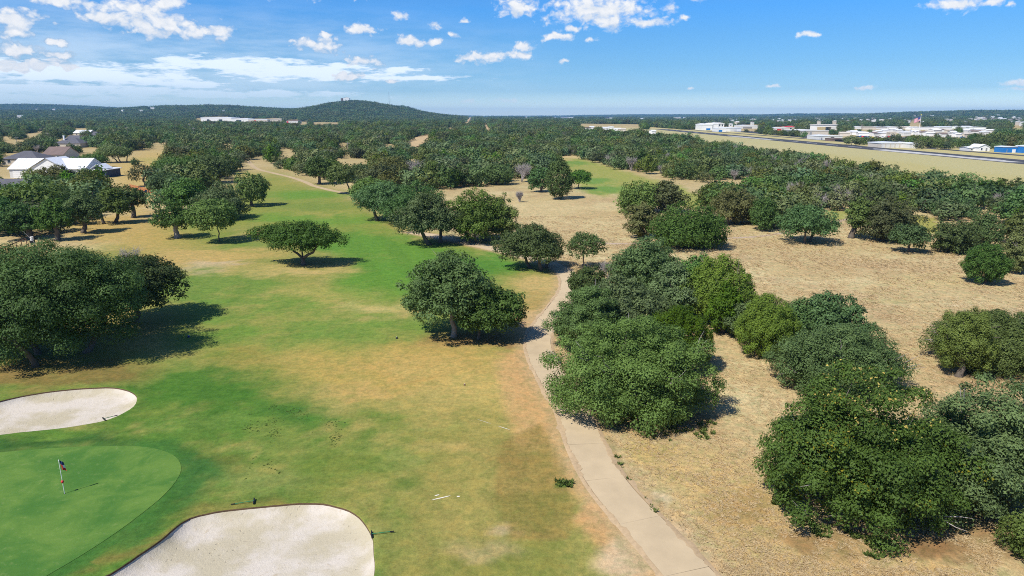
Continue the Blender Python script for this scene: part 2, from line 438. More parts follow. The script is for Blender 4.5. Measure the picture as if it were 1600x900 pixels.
def brush(rgb, shape, feather=20, k=1.0, noise=0.0, w=None, warped=True):
    """lay a ground cover inside a polygon or an ellipse (cx, cy, rx, ry)"""
    global col, weed
    ax, ay = (wx, wy) if warped else (PX, PY)
    if isinstance(shape, tuple):
        cx, cy, rx, ry = shape
        d = np.sqrt(((ax - cx) / rx) ** 2 + ((ay - cy) / ry) ** 2)
        a = sstep(1.25, 1.25 - max(.12, feather / min(rx, ry) if feather < min(rx, ry) else .95), d)
    else:
        d = seg_dist(ax, ay, shape); ins = inside(ax, ay, shape)
        a = sstep(-feather * .5, feather * .5, np.where(ins, d, -d))
    a = a * front
    if noise: a = np.clip(a * (1 + noise * 3.0 * (n_mid + .8 * n_fine + .5 * n_big)) , 0, 1) * (a > 0)
    a = np.clip(a * k, 0, 1)
    if rgb is not None: col = col * (1 - a[..., None]) + alb(*rgb) * a[..., None]
    if w is not None: weed = weed * (1 - a) + w * a
    return a

TURF = [(-400, 960), (-400, 430), (0, 405), (180, 385), (240, 350), (330, 330), (380, 275), (430, 268), (490, 288), (540, 300), (600, 335), (640, 350), (700, 372), (780, 386), (850, 410), (892, 432), (880, 460), (850, 500), (830, 545), (850, 610), (872, 660), (890, 720), (900, 800), (960, 880), (980, 960)]
tur = brush((172, 164, 96), TURF, 26, w=.12)
# thin, tired turf: mottled olive and straw over the whole playing area
g1 = sstep(-.18, .16, n_big * .9 + n_mid * .8)[..., None] * tur[..., None] * .65
col = col * (1 - g1) + alb(146, 156, 84) * g1
g1 = sstep(.0, .25, fbm(sx_ / 5, sy_ / 9, 4, 31))[..., None] * tur[..., None] * .6
col = col * (1 - g1) + alb(196, 176, 116) * g1
GREENT = (114, 158, 64)
# far fairway
brush((150, 160, 80), [(380, 282), (440, 276), (500, 300), (560, 325), (620, 360), (660, 385), (560, 400), (470, 380), (400, 350), (250, 380), (240, 350), (340, 335)], 16, .85)
brush(GREENT, (480, 304, 75, 9), 12, .9); brush((120, 150, 70), (500, 322, 90, 8), 10, .6); brush(GREENT, (520, 345, 105, 11), 14, .8)
brush((170, 168, 92), (505, 333, 70, 4), 6, .7); brush(GREENT, (430, 340, 60, 9), 12, .7); brush((176, 168, 92), (440, 286, 45, 4), 6, .6)
brush((104, 152, 60), [(470, 372), (560, 360), (640, 372), (720, 392), (800, 400), (835, 418), (790, 436), (700, 446), (640, 466), (560, 470), (520, 452), (548, 430), (560, 405), (500, 392)], 30, .95, .25)
brush((100, 152, 58), (590, 440, 90, 26), 24, .7); brush((88, 144, 58), (760, 415, 70, 16), 14, .6)
brush((128, 154, 72), [(240, 372), (330, 366), (390, 378), (395, 392), (300, 392), (240, 384)], 14, .7)
brush((126, 152, 66), (300, 368, 90, 7), 8, .7); brush((120, 150, 66), (400, 384, 60, 9), 10, .5)
# straw bands across the middle
brush((208, 178, 118), (300, 408, 95, 26), 20, .85, .2); brush((204, 176, 112), (215, 372, 110, 22), 20, .8)
brush((212, 176, 116), (170, 350, 90, 16), 14, .8); brush((206, 178, 112), (390, 398, 70, 10), 10, .7)
brush((214, 192, 160), (318, 418, 42, 12), 12, .8); brush((214, 192, 164), (352, 411, 36, 4), 6, .7)
brush((206, 184, 120), (450, 424, 110, 10), 10, .7, .3); brush((198, 180, 112), (480, 462, 120, 20), 18, .8, .3)
brush((214, 194, 134), (590, 482, 80, 11), 10, .9, .3); brush((210, 186, 128), (455, 426, 90, 7), 8, .7, .4); brush((104, 150, 60), (440, 470, 110, 9), 9, .6, .5); brush((106, 150, 60), (350, 520, 70, 10), 10, .6, .5); brush((100, 148, 58), (345, 553, 22, 6), 6, .7); brush((204, 182, 112), (440, 500, 90, 14), 14, .5, .4)
brush((118, 156, 62), (600, 470, 200, 40), 30, .4, .8); brush((112, 150, 66), (340, 448, 140, 30), 26, .8, .4); brush((116, 152, 66), (430, 525, 170, 34), 30, .75, .4); brush((120, 154, 70), (560, 520, 150, 26), 24, .65, .4); brush((108, 150, 64), (380, 485, 150, 22), 20, .7, .4)
brush((118, 154, 68), (620, 505, 120, 18), 16, .65, .4); brush((112, 150, 66), (760, 470, 60, 18), 14, .5, .4); brush((196, 172, 100), (560, 575, 190, 34), 30, .8, .3)
brush((204, 170, 102), (700, 580, 120, 40), 34, .75, .2); brush((198, 164, 96), (380, 560, 70, 22), 20, .55, .3)
brush((214, 178, 116), (600, 612, 110, 14), 14, .75, .4); brush((212, 176, 112), (640, 572, 130, 18), 16, .6, .4); brush((214, 190, 120), (760, 615, 90, 30), 26, .8, .2)
brush((200, 172, 100), (690, 540, 110, 14), 14, .6, .3); brush((182, 172, 94), (520, 545, 90, 14), 14, .5, .3)
brush((212, 184, 128), (850, 450, 60, 18), 14, .8); brush((202, 166, 112), (840, 478, 46, 16), 12, .6)
brush((214, 182, 140), (840, 505, 40, 22), 14, .9)
# green around the putting surface
brush((86, 134, 52), [(-300, 600), (0, 600), (215, 590), (330, 560), (430, 570), (470, 600), (500, 630), (520, 670), (520, 720), (520, 770), (560, 800), (590, 860), (620, 960), (-300, 960)], 70, .88, .5)
brush((78, 126, 48), (330, 620, 130, 40), 36, .7, .2); brush((98, 136, 58), (500, 690, 160, 50), 36, .7, .9)
brush((70, 122, 52), (500, 650, 90, 18), 16, .6, .4); brush((66, 120, 56), (640, 752, 36, 12), 14, .85)
brush((84, 140, 60), (590, 700, 60, 26), 22, .5, .4); brush((148, 158, 84), (440, 700, 60, 36), 26, .6, .6)
brush((160, 162, 98), (420, 745, 110, 22), 20, .6, .5); brush((140, 168, 96), (630, 722, 50, 16), 16, .5, .3); brush((150, 170, 100), (690, 668, 36, 6), 8, .5)
brush((150, 158, 80), (240, 640, 46, 10), 12, .4, .3); brush((128, 156, 78), (330, 664, 80, 14), 14, .4, .4)
brush((136, 146, 70), (600, 740, 130, 70), 50, .55, .8); brush((140, 142, 72), [(690, 620), (830, 640), (860, 700), (890, 830), (900, 960), (610, 960), (620, 850), (650, 790), (680, 720)], 50, .6, .4)
brush((152, 130, 78), [(255, 822), (300, 790), (380, 772), (470, 770), (540, 780), (540, 790), (470, 780), (390, 786), (310, 800), (210, 866), (150, 900), (140, 890)], 16, .65, .4)
brush((128, 116, 66), (345, 722, 36, 16), 16, .5, .4); brush((112, 138, 62), (612, 830, 26, 70), 18, .5, .5)
brush((206, 176, 136), (380, 840, 20, 6), 6, .2)
brush((64, 116, 54), [(-60, 694), (60, 686), (190, 682), (270, 690), (318, 710), (326, 738), (310, 765), (280, 790), (240, 822), (190, 856), (140, 884), (90, 915), (-100, 975), (-300, 900)], 16, .75, .2)
brush((74, 122, 62), (310, 745, 34, 40), 22, .5, .3); brush((54, 100, 46), [(-20, 692), (60, 687), (180, 683), (180, 698), (60, 702), (-20, 708)], 8, .6)  # the last strip paints the slope's shadow into the turf above the green
brush((198, 178, 112), [(600, 556), (760, 548), (835, 565), (805, 690), (720, 672), (630, 640)], 40, .6, .7); brush((186, 170, 104), (755, 770, 90, 90), 50, .55, .9); brush((206, 180, 118), (690, 700, 70, 12), 12, .5, .7); brush((98, 142, 56), (560, 655, 90, 14), 14, .5, .8)
# bare orange earth and worn turf beside the path
brush((212, 172, 122), [(786, 548), (828, 540), (845, 600), (866, 650), (880, 690), (895, 735), (940, 800), (1000, 860), (1040, 900), (1060, 960), (990, 960), (960, 880), (905, 830), (880, 700), (850, 680), (800, 690), (790, 640), (795, 590)], 18, .95, .15, w=.05)
brush((222, 184, 132), (838, 640, 26, 40), 16, .7); brush((222, 180, 122), (880, 752, 20, 46), 14, .75)
brush((216, 178, 130), (802, 688, 22, 14), 12, .7); brush((220, 176, 128), (922, 800, 24, 40), 16, .6)
brush((226, 204, 176), (985, 862, 46, 40), 24, .8, .2); brush((216, 190, 160), (780, 838, 30, 14), 12, .6, .3); brush((214, 188, 152), (740, 870, 60, 16), 14, .4, .4)
brush((214, 174, 124), (836, 600, 34, 70), 18, .9); brush((216, 178, 128), (846, 660, 30, 40), 16, .8); brush((214, 176, 126), [(772, 566), (832, 545), (868, 640), (886, 702), (812, 706), (792, 650)], 22, .85, .25, warped=False); brush((166, 144, 86), [(782, 690), (848, 660), (852, 672), (893, 745), (893, 842), (800, 842), (770, 760)], 7, .85, .3, w=.35, warped=False)
brush((152, 132, 78), (795, 715, 40, 30), 20, .55, .4, w=.4); brush((128, 132, 66), (835, 800, 60, 40), 24, .45, .5)
brush((60, 118, 40), (880, 757, 12, 5.5), 4, .95, w=.5, warped=False)
brush((196, 152, 128), (805, 520, 44, 20), 16, .5); brush((186, 150, 110), (720, 530, 80, 18), 16, .4)
brush((196, 160, 96), (660, 590, 46, 5), 6, .5)
# pale caliche along the right of the path, ragged green at its edge
brush((226, 206, 176), [(938, 660), (952, 690), (985, 735), (1020, 775), (1070, 830), (1120, 880), (1160, 930), (1130, 930), (1085, 868), (1040, 820), (1000, 775), (962, 722), (940, 680)], 12, .85, .35, w=.25)
brush((232, 216, 196), (1020, 780, 24, 10), 10, .9, .3); brush((232, 216, 196), (1065, 832, 20, 9), 8, .8, .3); brush((200, 176, 104), (1010, 700, 40, 24), 18, .6, .3)
brush((110, 120, 62), [(944, 690), (958, 700), (984, 745), (1016, 785), (1046, 815), (1040, 822), (1008, 785), (976, 745), (950, 705)], 7, .7, .5)
brush((208, 178, 126), [(1000, 700), (1120, 690), (1220, 760), (1300, 830), (1500, 880), (1600, 930), (1200, 960), (1120, 860), (1060, 790)], 50, .75, .4)
brush((216, 188, 134), (1090, 760, 90, 60), 40, .5, .5); brush((176, 140, 88), (1150, 800, 60, 36), 26, .5, .5); brush((218, 190, 136), (1260, 880, 110, 26), 24, .6, .4)
brush((180, 146, 96), (940, 660, 60, 10), 10, .4)
# field on the right: pale bare spots and greener tufts
brush((224, 204, 176), (1492, 482, 14, 4), 4, .9); brush((224, 204, 176), (1575, 485, 40, 6), 6, .8, .3); brush((172, 164, 110), (1390, 468, 60, 8), 10, .45, .5)
brush((196, 162, 124), (1330, 420, 110, 18), 18, .45, .5); brush((194, 160, 120), (1250, 455, 80, 14), 14, .4, .5); brush((222, 202, 150), (1480, 440, 110, 16), 16, .5, .4)
brush((216, 190, 146), (900, 345, 110, 34), 24, .5); brush((222, 198, 156), (850, 322, 70, 18), 14, .5, .3)
# leaf litter lying under the near oaks
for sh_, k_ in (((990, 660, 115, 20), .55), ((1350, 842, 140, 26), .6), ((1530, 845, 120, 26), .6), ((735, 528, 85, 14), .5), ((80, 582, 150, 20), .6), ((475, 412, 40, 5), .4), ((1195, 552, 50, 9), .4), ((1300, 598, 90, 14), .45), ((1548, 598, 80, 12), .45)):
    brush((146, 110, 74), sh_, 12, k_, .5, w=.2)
# second fairway beyond
brush((166, 172, 92), [(868, 250), (905, 246), (960, 262), (1010, 278), (1060, 290), (1100, 310), (1090, 330), (1040, 320), (980, 306), (925, 305), (905, 292)], 8, .95, .2, w=.1)
brush((112, 158, 76), (930, 282, 34, 5), 5, .8); brush((112, 158, 76), (945, 296, 46, 7), 6, .8); brush((116, 158, 78), (900, 255, 30, 4), 4, .8)
brush((222, 196, 150), [(868, 243), (905, 243), (905, 247), (868, 249)], 4, .9)
brush((172, 172, 88), [(1385, 340), (1440, 336), (1480, 345), (1470, 366), (1400, 362)], 6, .9, w=.1); brush((160, 170, 84), (1305, 335, 26, 8), 5, .8, w=.1)
brush((212, 168, 130), (1520, 338, 40, 8), 8, .7)
# left lawns, bare ground by the houses
brush((96, 146, 50), (45, 352, 60, 9), 8, .9, w=.1); brush((206, 176, 114), (20, 395, 60, 14), 8, .6)
brush((212, 182, 120), [(150, 272), (230, 232), (270, 240), (262, 262), (240, 300), (225, 345), (190, 320), (180, 290)], 10, .85)
brush((184, 176, 104), (235, 250, 26, 5), 5, .7); brush((184, 176, 104), (380, 272, 30, 6), 5, .7); brush((196, 168, 102), (180, 357, 90, 20), 14, .5)
# airfield: mown straw-green strips and the fields beyond (world metres)
def rect(rgb, x0, x1, y0, y1, fe, k=1., nz=.3):
    global col, weed
    w2 = fbm(XX / 25, YY / 40, 3, 44) * fe * 1.6
    a = sstep(x0 - fe, x0 + fe, XX + w2) * sstep(x1 + fe, x1 - fe, XX + w2) * sstep(y0 - fe, y0 + fe, YY) * sstep(y1 + fe, y1 - fe, YY) * k
    a = np.clip(a * (1 + nz * n_big), 0, 1)
    col = col * (1 - a[..., None]) + alb(*rgb) * a[..., None]; weed = weed * (1 - a)
rect((212, 200, 158), 128, 345, 120, 1300, 12); rect((200, 194, 148), 180, 236, 120, 1200, 8, .6); rect((212, 200, 146), 262, 300, 120, 1200, 6, .8); rect((198, 188, 128), 150, 185, 150, 420, 10, .6)
rect((172, 180, 120), 700, 1010, 1080, 1260, 30, .8); rect((214, 196, 168), 330, 640, 560, 1000, 40, .55)

pd_ = np.full(XX.shape, 99.); nr_ = (np.abs(XX) < 60) & (YY > 20) & (YY < 150); pd_[nr_] = seg_dist(XX[nr_], YY[nr_], pathc, False)
on = sstep(2.1, 1.25, pd_); weed = weed * (1 - on)
near_path = (sstep(2.8, 1.5, pd_) * .7)[..., None]; col = col * (1 - near_path) + alb(206, 178, 140) * near_path
col[..., 2] *= .87; col[..., 0] *= 1 - .03 * np.clip(weed, 0, 1)
turfy = 1 - np.clip(weed, 0, 1)
for poly_, span, per_ in ((bn, 7., 1.5), (gr, 5., 1.3)):
    near = (np.abs(XX) < 60) & (YY > 18) & (YY < 75); dd_ = np.full(XX.shape, 99.); dd_[near] = seg_dist(XX[near], YY[near], poly_[::3])
    st_ = np.sin(dd_ * 6.2832 / per_) * np.exp(-dd_ / span) * (dd_ < 20)
    col *= (1 + .10 * st_ * turfy)[..., None] * np.array([1.0, 1., 1.])
fair = np.clip((col[..., 1] / np.maximum(col[..., 0], 1e-4) - 1.05) * 2, 0, 1) * turfy
col *= (1 + .07 * np.sign(np.sin((XX * .93 + YY * .30) * 6.2832 / 5.5)) * fair * (.5 + fbm(XX / 9, YY / 9, 2, 55)))[..., None]
zz = ZZ.copy()
for poly in (bf, bn):
    near = (np.abs(XX) < 80) & (YY > 15) & (YY < 90)
    d = np.full(XX.shape, 99.); d[near] = seg_dist(XX[near], YY[near], poly)
    ins = np.zeros(XX.shape, bool); ins[near] = inside(XX[near], YY[near], poly)
    zz[ins | (d < .75)] = -.9

def mat_ground():
    m = bpy.data.materials.new('ground_cover'); m.use_nodes = True; t = NT(m.node_tree)
    at_ = t.n('ShaderNodeAttribute', attribute_name='cover'); cc = at_.outputs['Color']; wd = at_.outputs['Alpha']
    p = t.n('ShaderNodeNewGeometry').outputs['Position']
    n1 = t.noise(p, .55, 5, .62); n2 = t.noise(p, 3.1, 5, .65); n3 = t.noise(p, 13., 3, .6)
    nst = t.noise(t.vm('MULTIPLY', p, (1, .35, 1)), 5.5, 4, .65)
    blot = t.noise(t.vm('ADD', p, (40, 11, 0)), 1.15, 6, .68, .4)
    # drier / greener mottling of the same cover
    sk = t.noise(t.vm('MULTIPLY', p, (.45, 1.0, 1)), 2.3, 6, .7, .8)
    c = t.mix(t.smooth(blot, .46, .64, 0, .8), cc, t.mix(1.0, cc, (1.22, 1.11, 1.04), 'MULTIPLY'))
    c = t.mix(t.smooth(sk, .52, .72, 0, .5), c, t.mix(1.0, cc, (1.2, 1.13, 1.06), 'MULTIPLY'))
    c = t.mix(t.smooth(sk, .46, .30, 0, .5), c, t.mix(1.0, cc, (.76, .86, .72), 'MULTIPLY'))
    c = t.mix(t.smooth(blot, .52, .34, 0, .7), c, t.mix(1.0, cc, (.72, .84, .72), 'MULTIPLY'))
    amp = t.m('MULTIPLY_ADD', wd, .45, .72)
    v = t.m('ADD', t.m('MULTIPLY', t.m('SUBTRACT', n2, .5), 1.15), t.m('MULTIPLY', t.m('SUBTRACT', n3, .5), 1.15))
    v = t.m('ADD', v, t.m('MULTIPLY', t.m('SUBTRACT', n1, .5), .5))
    v = t.m('ADD', v, t.m('MULTIPLY', t.m('SUBTRACT', nst, .5), .5))
    v = t.m('MULTIPLY_ADD', v, amp, 1.0)
    c = t.n('ShaderNodeHueSaturation', i={'Value': v, 'Color': c}).outputs[0]
    hgt = t.m('ADD', t.m('MULTIPLY', n2, .6), t.m('MULTIPLY', n3, .4))
    bp = t.n('ShaderNodeBump', i={'Strength': t.m('MULTIPLY_ADD', wd, .2, .25), 'Distance': .10, 'Height': hgt})
    b = t.n('ShaderNodeBsdfPrincipled', i={'Base Color': c, 'Roughness': .95, 'Specular IOR Level': .12, 'Normal': bp.outputs[0]})
    t.n('ShaderNodeOutputMaterial', i={0: b.outputs[0]})
    return m
M['ground'] = mat_ground()
ny, nx = XX.shape
idx = np.arange(nx * ny).reshape(ny, nx)
F4 = np.stack([idx[:-1, :-1], idx[:-1, 1:], idx[1:, 1:], idx[1:, :-1]], -1).reshape(-1, 4)
gme = np_mesh('ground', np.stack([XX, YY, zz], -1).reshape(-1, 3), F4, [M['ground']], smooth=True)
def set_cover(me, rgb, wd):
    a = me.attributes.new('cover', 'FLOAT_COLOR', 'POINT')
    a.data.foreach_set('color', np.concatenate([np.clip(rgb, 0, 1), wd[..., None]], -1).astype(np.float32).ravel())
set_cover(gme, col.reshape(-1, 3), weed.ravel())
tag(link(bpy.data.objects.new('ground', gme)), 'open ground of turf, dry grass and woodland floor', kind='structure')

def cover_at(P):
    P = np.asarray(P); i = np.clip(np.searchsorted(GX, P[:, 0]), 0, nx - 1); j = np.clip(np.searchsorted(GY, P[:, 1]), 0, ny - 1)
    return col[j, i], weed[j, i]

# ------------------------------------------------------------------ bunkers, green, paths
def offset_ring(poly, d):
    n = len(poly); tg = np.roll(poly, -1, 0) - np.roll(poly, 1, 0); tg /= np.linalg.norm(tg, axis=1)[:, None] + 1e-9
    nr = np.stack([tg[:, 1], -tg[:, 0]], 1)
    area = np.sum(poly[:, 0] * np.roll(poly[:, 1], -1) - np.roll(poly[:, 0], -1) * poly[:, 1])
    return poly + nr * d * (1 if area > 0 else -1)        # positive d = outward

def mat_sand():
    m = bpy.data.materials.new('bunker_sand'); m.use_nodes = True; t = NT(m.node_tree)
    p = t.n('ShaderNodeNewGeometry').outputs['Position']
    n1 = t.noise(p, .35, 4, .6); n2 = t.noise(p, 2.2, 6, .68, .6); n3 = t.noise(p, 18, 3, .6)
    c = t.mix(t.smooth(n1, .38, .62), tuple(alb(240, 230, 214)), tuple(alb(218, 207, 178)))
    c = t.mix(t.smooth(n2, .56, .74, 0, .7), c, tuple(alb(210, 194, 166)))
    n4 = t.noise(p, 7., 5, .7, 1.2); c = t.mix(t.smooth(n4, .60, .72, 0, .55), c, tuple(alb(196, 180, 154)))
    v = t.m('MULTIPLY_ADD', t.m('SUBTRACT', n3, .5), .22, 1.0)
    c = t.n('ShaderNodeHueSaturation', i={'Value': v, 'Color': c}).outputs[0]
    rk = t.noise(t.vm('MULTIPLY', p, (1.2, 9., 1)), 1.4, 3, .6, .5)
    vor = t.n('ShaderNodeTexVoronoi', feature='SMOOTH_F1', i={'Vector': t.vm('ADD', p, t.vm('MULTIPLY', t.noise(p, 1.5, 2, .5, col=True), (.6, .6, 0))), 'Scale': 2.6, 'Smoothness': .2}).outputs['Distance']
    foot = t.m('MULTIPLY', t.smooth(vor, .22, .08), t.smooth(n1, .5, .6))
    c = t.mix(t.m('MULTIPLY', foot, .35), c, tuple(alb(196, 180, 154)))
    n2b = t.m('SUBTRACT', t.m('MULTIPLY_ADD', rk, .25, n2), t.m('MULTIPLY', foot, .7))
    h = t.m('MULTIPLY_ADD', n2b, .7, t.m('MULTIPLY_ADD', n4, .45, t.m('MULTIPLY', n3, .2)))
    bp = t.n('ShaderNodeBump', i={'Strength': .55, 'Distance': .12, 'Height': h})
    b = t.n('ShaderNodeBsdfPrincipled', i={'Base Color': c, 'Roughness': .95, 'Specular IOR Level': .1, 'Normal': bp.outputs[0]})
    t.n('ShaderNodeOutputMaterial', i={0: b.outputs[0]})
    return m
M['sand'] = mat_sand()

def bunker(poly, label, depth):
    n = len(poly); cen = poly.mean(0)
    rg = np.array([.10 * fbm(np.array([i * .37]), np.array([depth * 9.]), 3, 61)[0] for i in range(n)])
    poly = poly + (poly - cen) / np.linalg.norm(poly - cen, axis=1)[:, None] * rg[:, None] * 2
    # sand: rings shrinking to the middle, deeper inside
    V, Fc = [], []
    rings = [(1.0, -.02), (.99, -.07), (.965, -.17), (.92, -.27), (.84, -.36), (.70, -.42), (.5, -.45), (.3, -.47), (.12, -.48), (0, -.48)]
    for k, (s, z) in enumerate(rings):
        q = cen + (poly - cen) * s
        zz_ = z * depth / .48 + (0 if k < 2 else .08 * fbm(q[:, 0] / 1.6, q[:, 1] / 1.6, 3, 63))
        V.append(np.column_stack([q, np.broadcast_to(zz_, (n,))]))
    i = np.arange(n); j = (i + 1) % n
    for k in range(len(rings) - 1): Fc.append(np.stack([k * n + i, k * n + j, (k + 1) * n + j, (k + 1) * n + i], 1))
    o = tag(link(bpy.data.objects.new('sand_bunker', np_mesh('sand_bunker', np.concatenate(V), np.concatenate(Fc), [M['sand']], smooth=True))), label, kind='structure')
    # turf lip: grass rolling up to the edge, then a small cut face of soil
    V = []; prof = [(2.2, -.02), (1.6, .012), (1.0, .03), (.45, .05), (.10, .06), (-.01, .05), (-.03, .02), (-.02, -.08)]
    for d, z in prof:
        q = offset_ring(poly, d); V.append(np.column_stack([q, np.full(n, z)]))
    V = np.concatenate(V); Fc = []
    for k in range(len(prof) - 1): Fc.append(np.stack([k * n + i, k * n + j, (k + 1) * n + j, (k + 1) * n + i], 1))
    fm = np.repeat([0] * (len(prof) - 3) + [1, 1], n)
    me = np_mesh('turf_lip', V, np.concatenate(Fc), [M['ground'], M['soil']], fm, smooth=True)
    cc, ww = cover_at(V[:, :2]); set_cover(me, cc, ww)
    link(bpy.data.objects.new('turf_lip', me), o)
    return o
bunker(bn, 'broad white sand bunker in front of the putting green', .70)
bunker(bf, 'pale sand bunker behind the putting green', .62)

def fan_mesh(name, poly, zfun, mats, rings=(1., .97, .9, .8, .65, .45, .2, 0.)):
    n = len(poly); cen = poly.mean(0); V, Fc = [], []
    for s in rings:
        q = cen + (poly - cen) * s; V.append(np.column_stack([q, zfun(q, s)]))
    i = np.arange(n); j = (i + 1) % n
    for k in range(len(rings) - 1): Fc.append(np.stack([k * n + i, k * n + j, (k + 1) * n + j, (k + 1) * n + i], 1))
    return np_mesh(name, np.concatenate(V), np.concatenate(Fc), mats, smooth=True)

def mat_turf(name, c1, c2, amp=.5):
    m = bpy.data.materials.new(name); m.use_nodes = True; t = NT(m.node_tree)
    p = t.n('ShaderNodeNewGeometry').outputs['Position']
    n1 = t.noise(p, .32, 5, .62, .5); n2 = t.noise(p, 2.4, 5, .65); n3 = t.noise(p, 15, 3, .6)
    c = t.mix(t.smooth(n1, .36, .64), c1, c2)
    c = t.mix(t.smooth(n2, .55, .75, 0, .4), c, tuple(alb(152, 164, 104)))
    v = t.m('MULTIPLY_ADD', t.m('ADD', t.m('MULTIPLY', t.m('SUBTRACT', n2, .5), .6), t.m('SUBTRACT', n3, .5)), amp, 1.)
    c = t.n('ShaderNodeHueSaturation', i={'Value': v, 'Color': c}).outputs[0]
    bp = t.n('ShaderNodeBump', i={'Strength': .25, 'Distance': .05, 'Height': n3})
    b = t.n('ShaderNodeBsdfPrincipled', i={'Base Color': c, 'Roughness': .9, 'Specular IOR Level': .15, 'Normal': bp.outputs[0]})
    t.n('ShaderNodeOutputMaterial', i={0: b.outputs[0]})
    return m
M['green'] = mat_turf('green_turf', tuple(alb(84, 134, 56)), tuple(alb(116, 154, 68)), .4)
o = link(bpy.data.objects.new('putting_green', fan_mesh('putting_green', gr, lambda q, s: np.full(len(q), .018 + .02 * (1 - s * s)), [M['green']])))
tag(o, 'smooth light green putting surface with a flagstick', kind='structure')

def ribbon(name, P, w, z, th, mat, kind='structure', label=None, wob=0.0):
    n = len(P); tg = np.gradient(P, axis=0); tg /= np.linalg.norm(tg, axis=1)[:, None]; nr = np.stack([-tg[:, 1], tg[:, 0]], 1)
    wl_ = w / 2 + wob * fbm(np.arange(n) * .21, np.zeros(n), 3, 71); wr_ = w / 2 + wob * fbm(np.arange(n) * .21, np.ones(n) * 5, 3, 72)
    L, Rr = P + nr * wl_[:, None], P - nr * wr_[:, None]
    gz = ground_z(P[:, 0], P[:, 1]) + z
    V = np.concatenate([np.column_stack([L, gz - th]), np.column_stack([L, gz]), np.column_stack([Rr, gz]), np.column_stack([Rr, gz - th])])
    i = np.arange(n - 1); Fc = [np.stack([k * n + i, (k + 1) * n + i, (k + 1) * n + i + 1, k * n + i + 1], 1) for k in range(3)]
    me = np_mesh(name, V, np.concatenate(Fc), [mat])
    o = link(bpy.data.objects.new(name, me)); return tag(o, label, kind=kind)
# cart path: a dark bed with cast slabs laid on it, narrow joints between
bed = ribbon('cart_path', pathc, 2.6, .008, .02, M['pathbed'], label='pale concrete cart path curving between the fairway and the oaks', wob=.25)
dist = np.concatenate([[0], np.cumsum(np.linalg.norm(np.diff(pathc, axis=0), axis=1))])
SL = 4.6
for k in range(int(dist[-1] / SL)):
    s0, s1 = k * SL + .009, (k + 1) * SL - .009
    ss = np.linspace(s0, s1, 8); P = np.stack([np.interp(ss, dist, pathc[:, 0]), np.interp(ss, dist, pathc[:, 1])], 1)
    q = np.stack([np.interp(np.array([s0 - .3, s1 + .3]), dist, pathc[:, 0]), np.interp(np.array([s0 - .3, s1 + .3]), dist, pathc[:, 1])], 1)
    e = np.concatenate([q[:1], P, q[1:]]); tg = (e[2:] - e[:-2]); tg /= np.linalg.norm(tg, axis=1)[:, None]; nr = np.stack([-tg[:, 1], tg[:, 0]], 1)
    w = 1.22 + .012 * math.sin(k * 2.1); z1 = .046 + .004 * math.sin(k * 1.7)
    L, Rr = P + nr * w, P - nr * w; n = 8; one = np.ones(n)
    V = np.concatenate([np.column_stack([L, one * 0]), np.column_stack([L, one * z1]), np.column_stack([Rr, one * z1]), np.column_stack([Rr, one * 0])])
    i = np.arange(n - 1); Fc = [np.stack([a * n + i, (a + 1) * n + i, (a + 1) * n + i + 1, a * n + i + 1], 1) for a in range(3)]
    Fc.append(np.array([[0, n, 2 * n, 3 * n], [n - 1, 4 * n - 1, 3 * n - 1, 2 * n - 1]]))
    link(bpy.data.objects.new('concrete_slab', np_mesh('concrete_slab', V, np.concatenate(Fc), [M['concrete']])), bed)
M['caliche0'] = mat_plain('worn_path', tuple(alb(214, 190, 148)), 1, .12, 1)
fine = np.stack([np.interp(np.arange(0, dist[-1], .22), dist, pathc[:, 0]), np.interp(np.arange(0, dist[-1], .22), dist, pathc[:, 1])], 1)
tgf = np.gradient(fine, axis=0); tgf /= np.linalg.norm(tgf, axis=1)[:, None]; nrf = np.stack([-tgf[:, 1], tgf[:, 0]], 1); M['drift'] = mat_plain('drifted_dirt', tuple(alb(214, 186, 146)), 1, .2, 5)
for sg in (-1, 1):
    k_ = np.arange(len(fine)); inn = 1.26 - np.clip(.05 + .55 * fbm(k_ * .11, k_ * 0. + sg * 9, 4, 74) + .3 * fbm(k_ * .9, k_ * 0. + sg, 2, 75), .0, .5); out_ = 1.48 + .6 * np.clip(fbm(k_ * .2, k_ * 0 + sg * 3, 3, 76), 0, 1)
    n = len(fine); V = np.concatenate([np.column_stack([fine + nrf * (sg * inn)[:, None], np.full(n, .0565)]), np.column_stack([fine + nrf * (sg * 1.27), np.full(n, .0575)]), np.column_stack([fine + nrf * (sg * out_)[:, None], np.full(n, .006)])])
    i = np.arange(n - 1); Fc = np.concatenate([np.stack([a * n + i, (a + 1) * n + i, (a + 1) * n + i + 1, a * n + i + 1], 1) for a in range(2)])
    link(bpy.data.objects.new('dirt_margin', np_mesh('dirt_margin', V, Fc, [M['drift']], smooth=True)), bed)
ribbon('far_cart_path', curve([(575, 306), (530, 300), (492, 291), (478, 285), (455, 277), (425, 270), (400, 263), (388, 252)], 2), 1.9, .03, .04, M['caliche0'], label='pale cart path along the far edge of the fairway', wob=.3)
ribbon('dirt_track', curve([(905, 374), (940, 380), (1000, 380), (1125, 373), (1205, 367), (1290, 350), (1345, 338)], 2), 1.3, .02, .03, M['gravelpath'], label='thin pale track crossing the dry field', wob=.6)
def straight(x0, y0, x1, y1, n=60): return np.stack([np.linspace(x0, x1, n), np.linspace(y0, y1, n)], 1)
ribbon('runway', straight(246, 60, 244, 1150, 90), 23, .05, .1, M['asphalt'], label='dark airstrip runway across the straw coloured airfield')
ribbon('taxiway', straight(286, 60, 282, 1150, 90), 8, .05, .1, M['asphalt'], label='narrow dark taxiway beside the runway')
ribbon('runway_worn_strip', straight(240.5, 330, 240, 455, 12), 9, .06, .005, M['wornpave'], label='bleached worn stretch of the runway', wob=5)
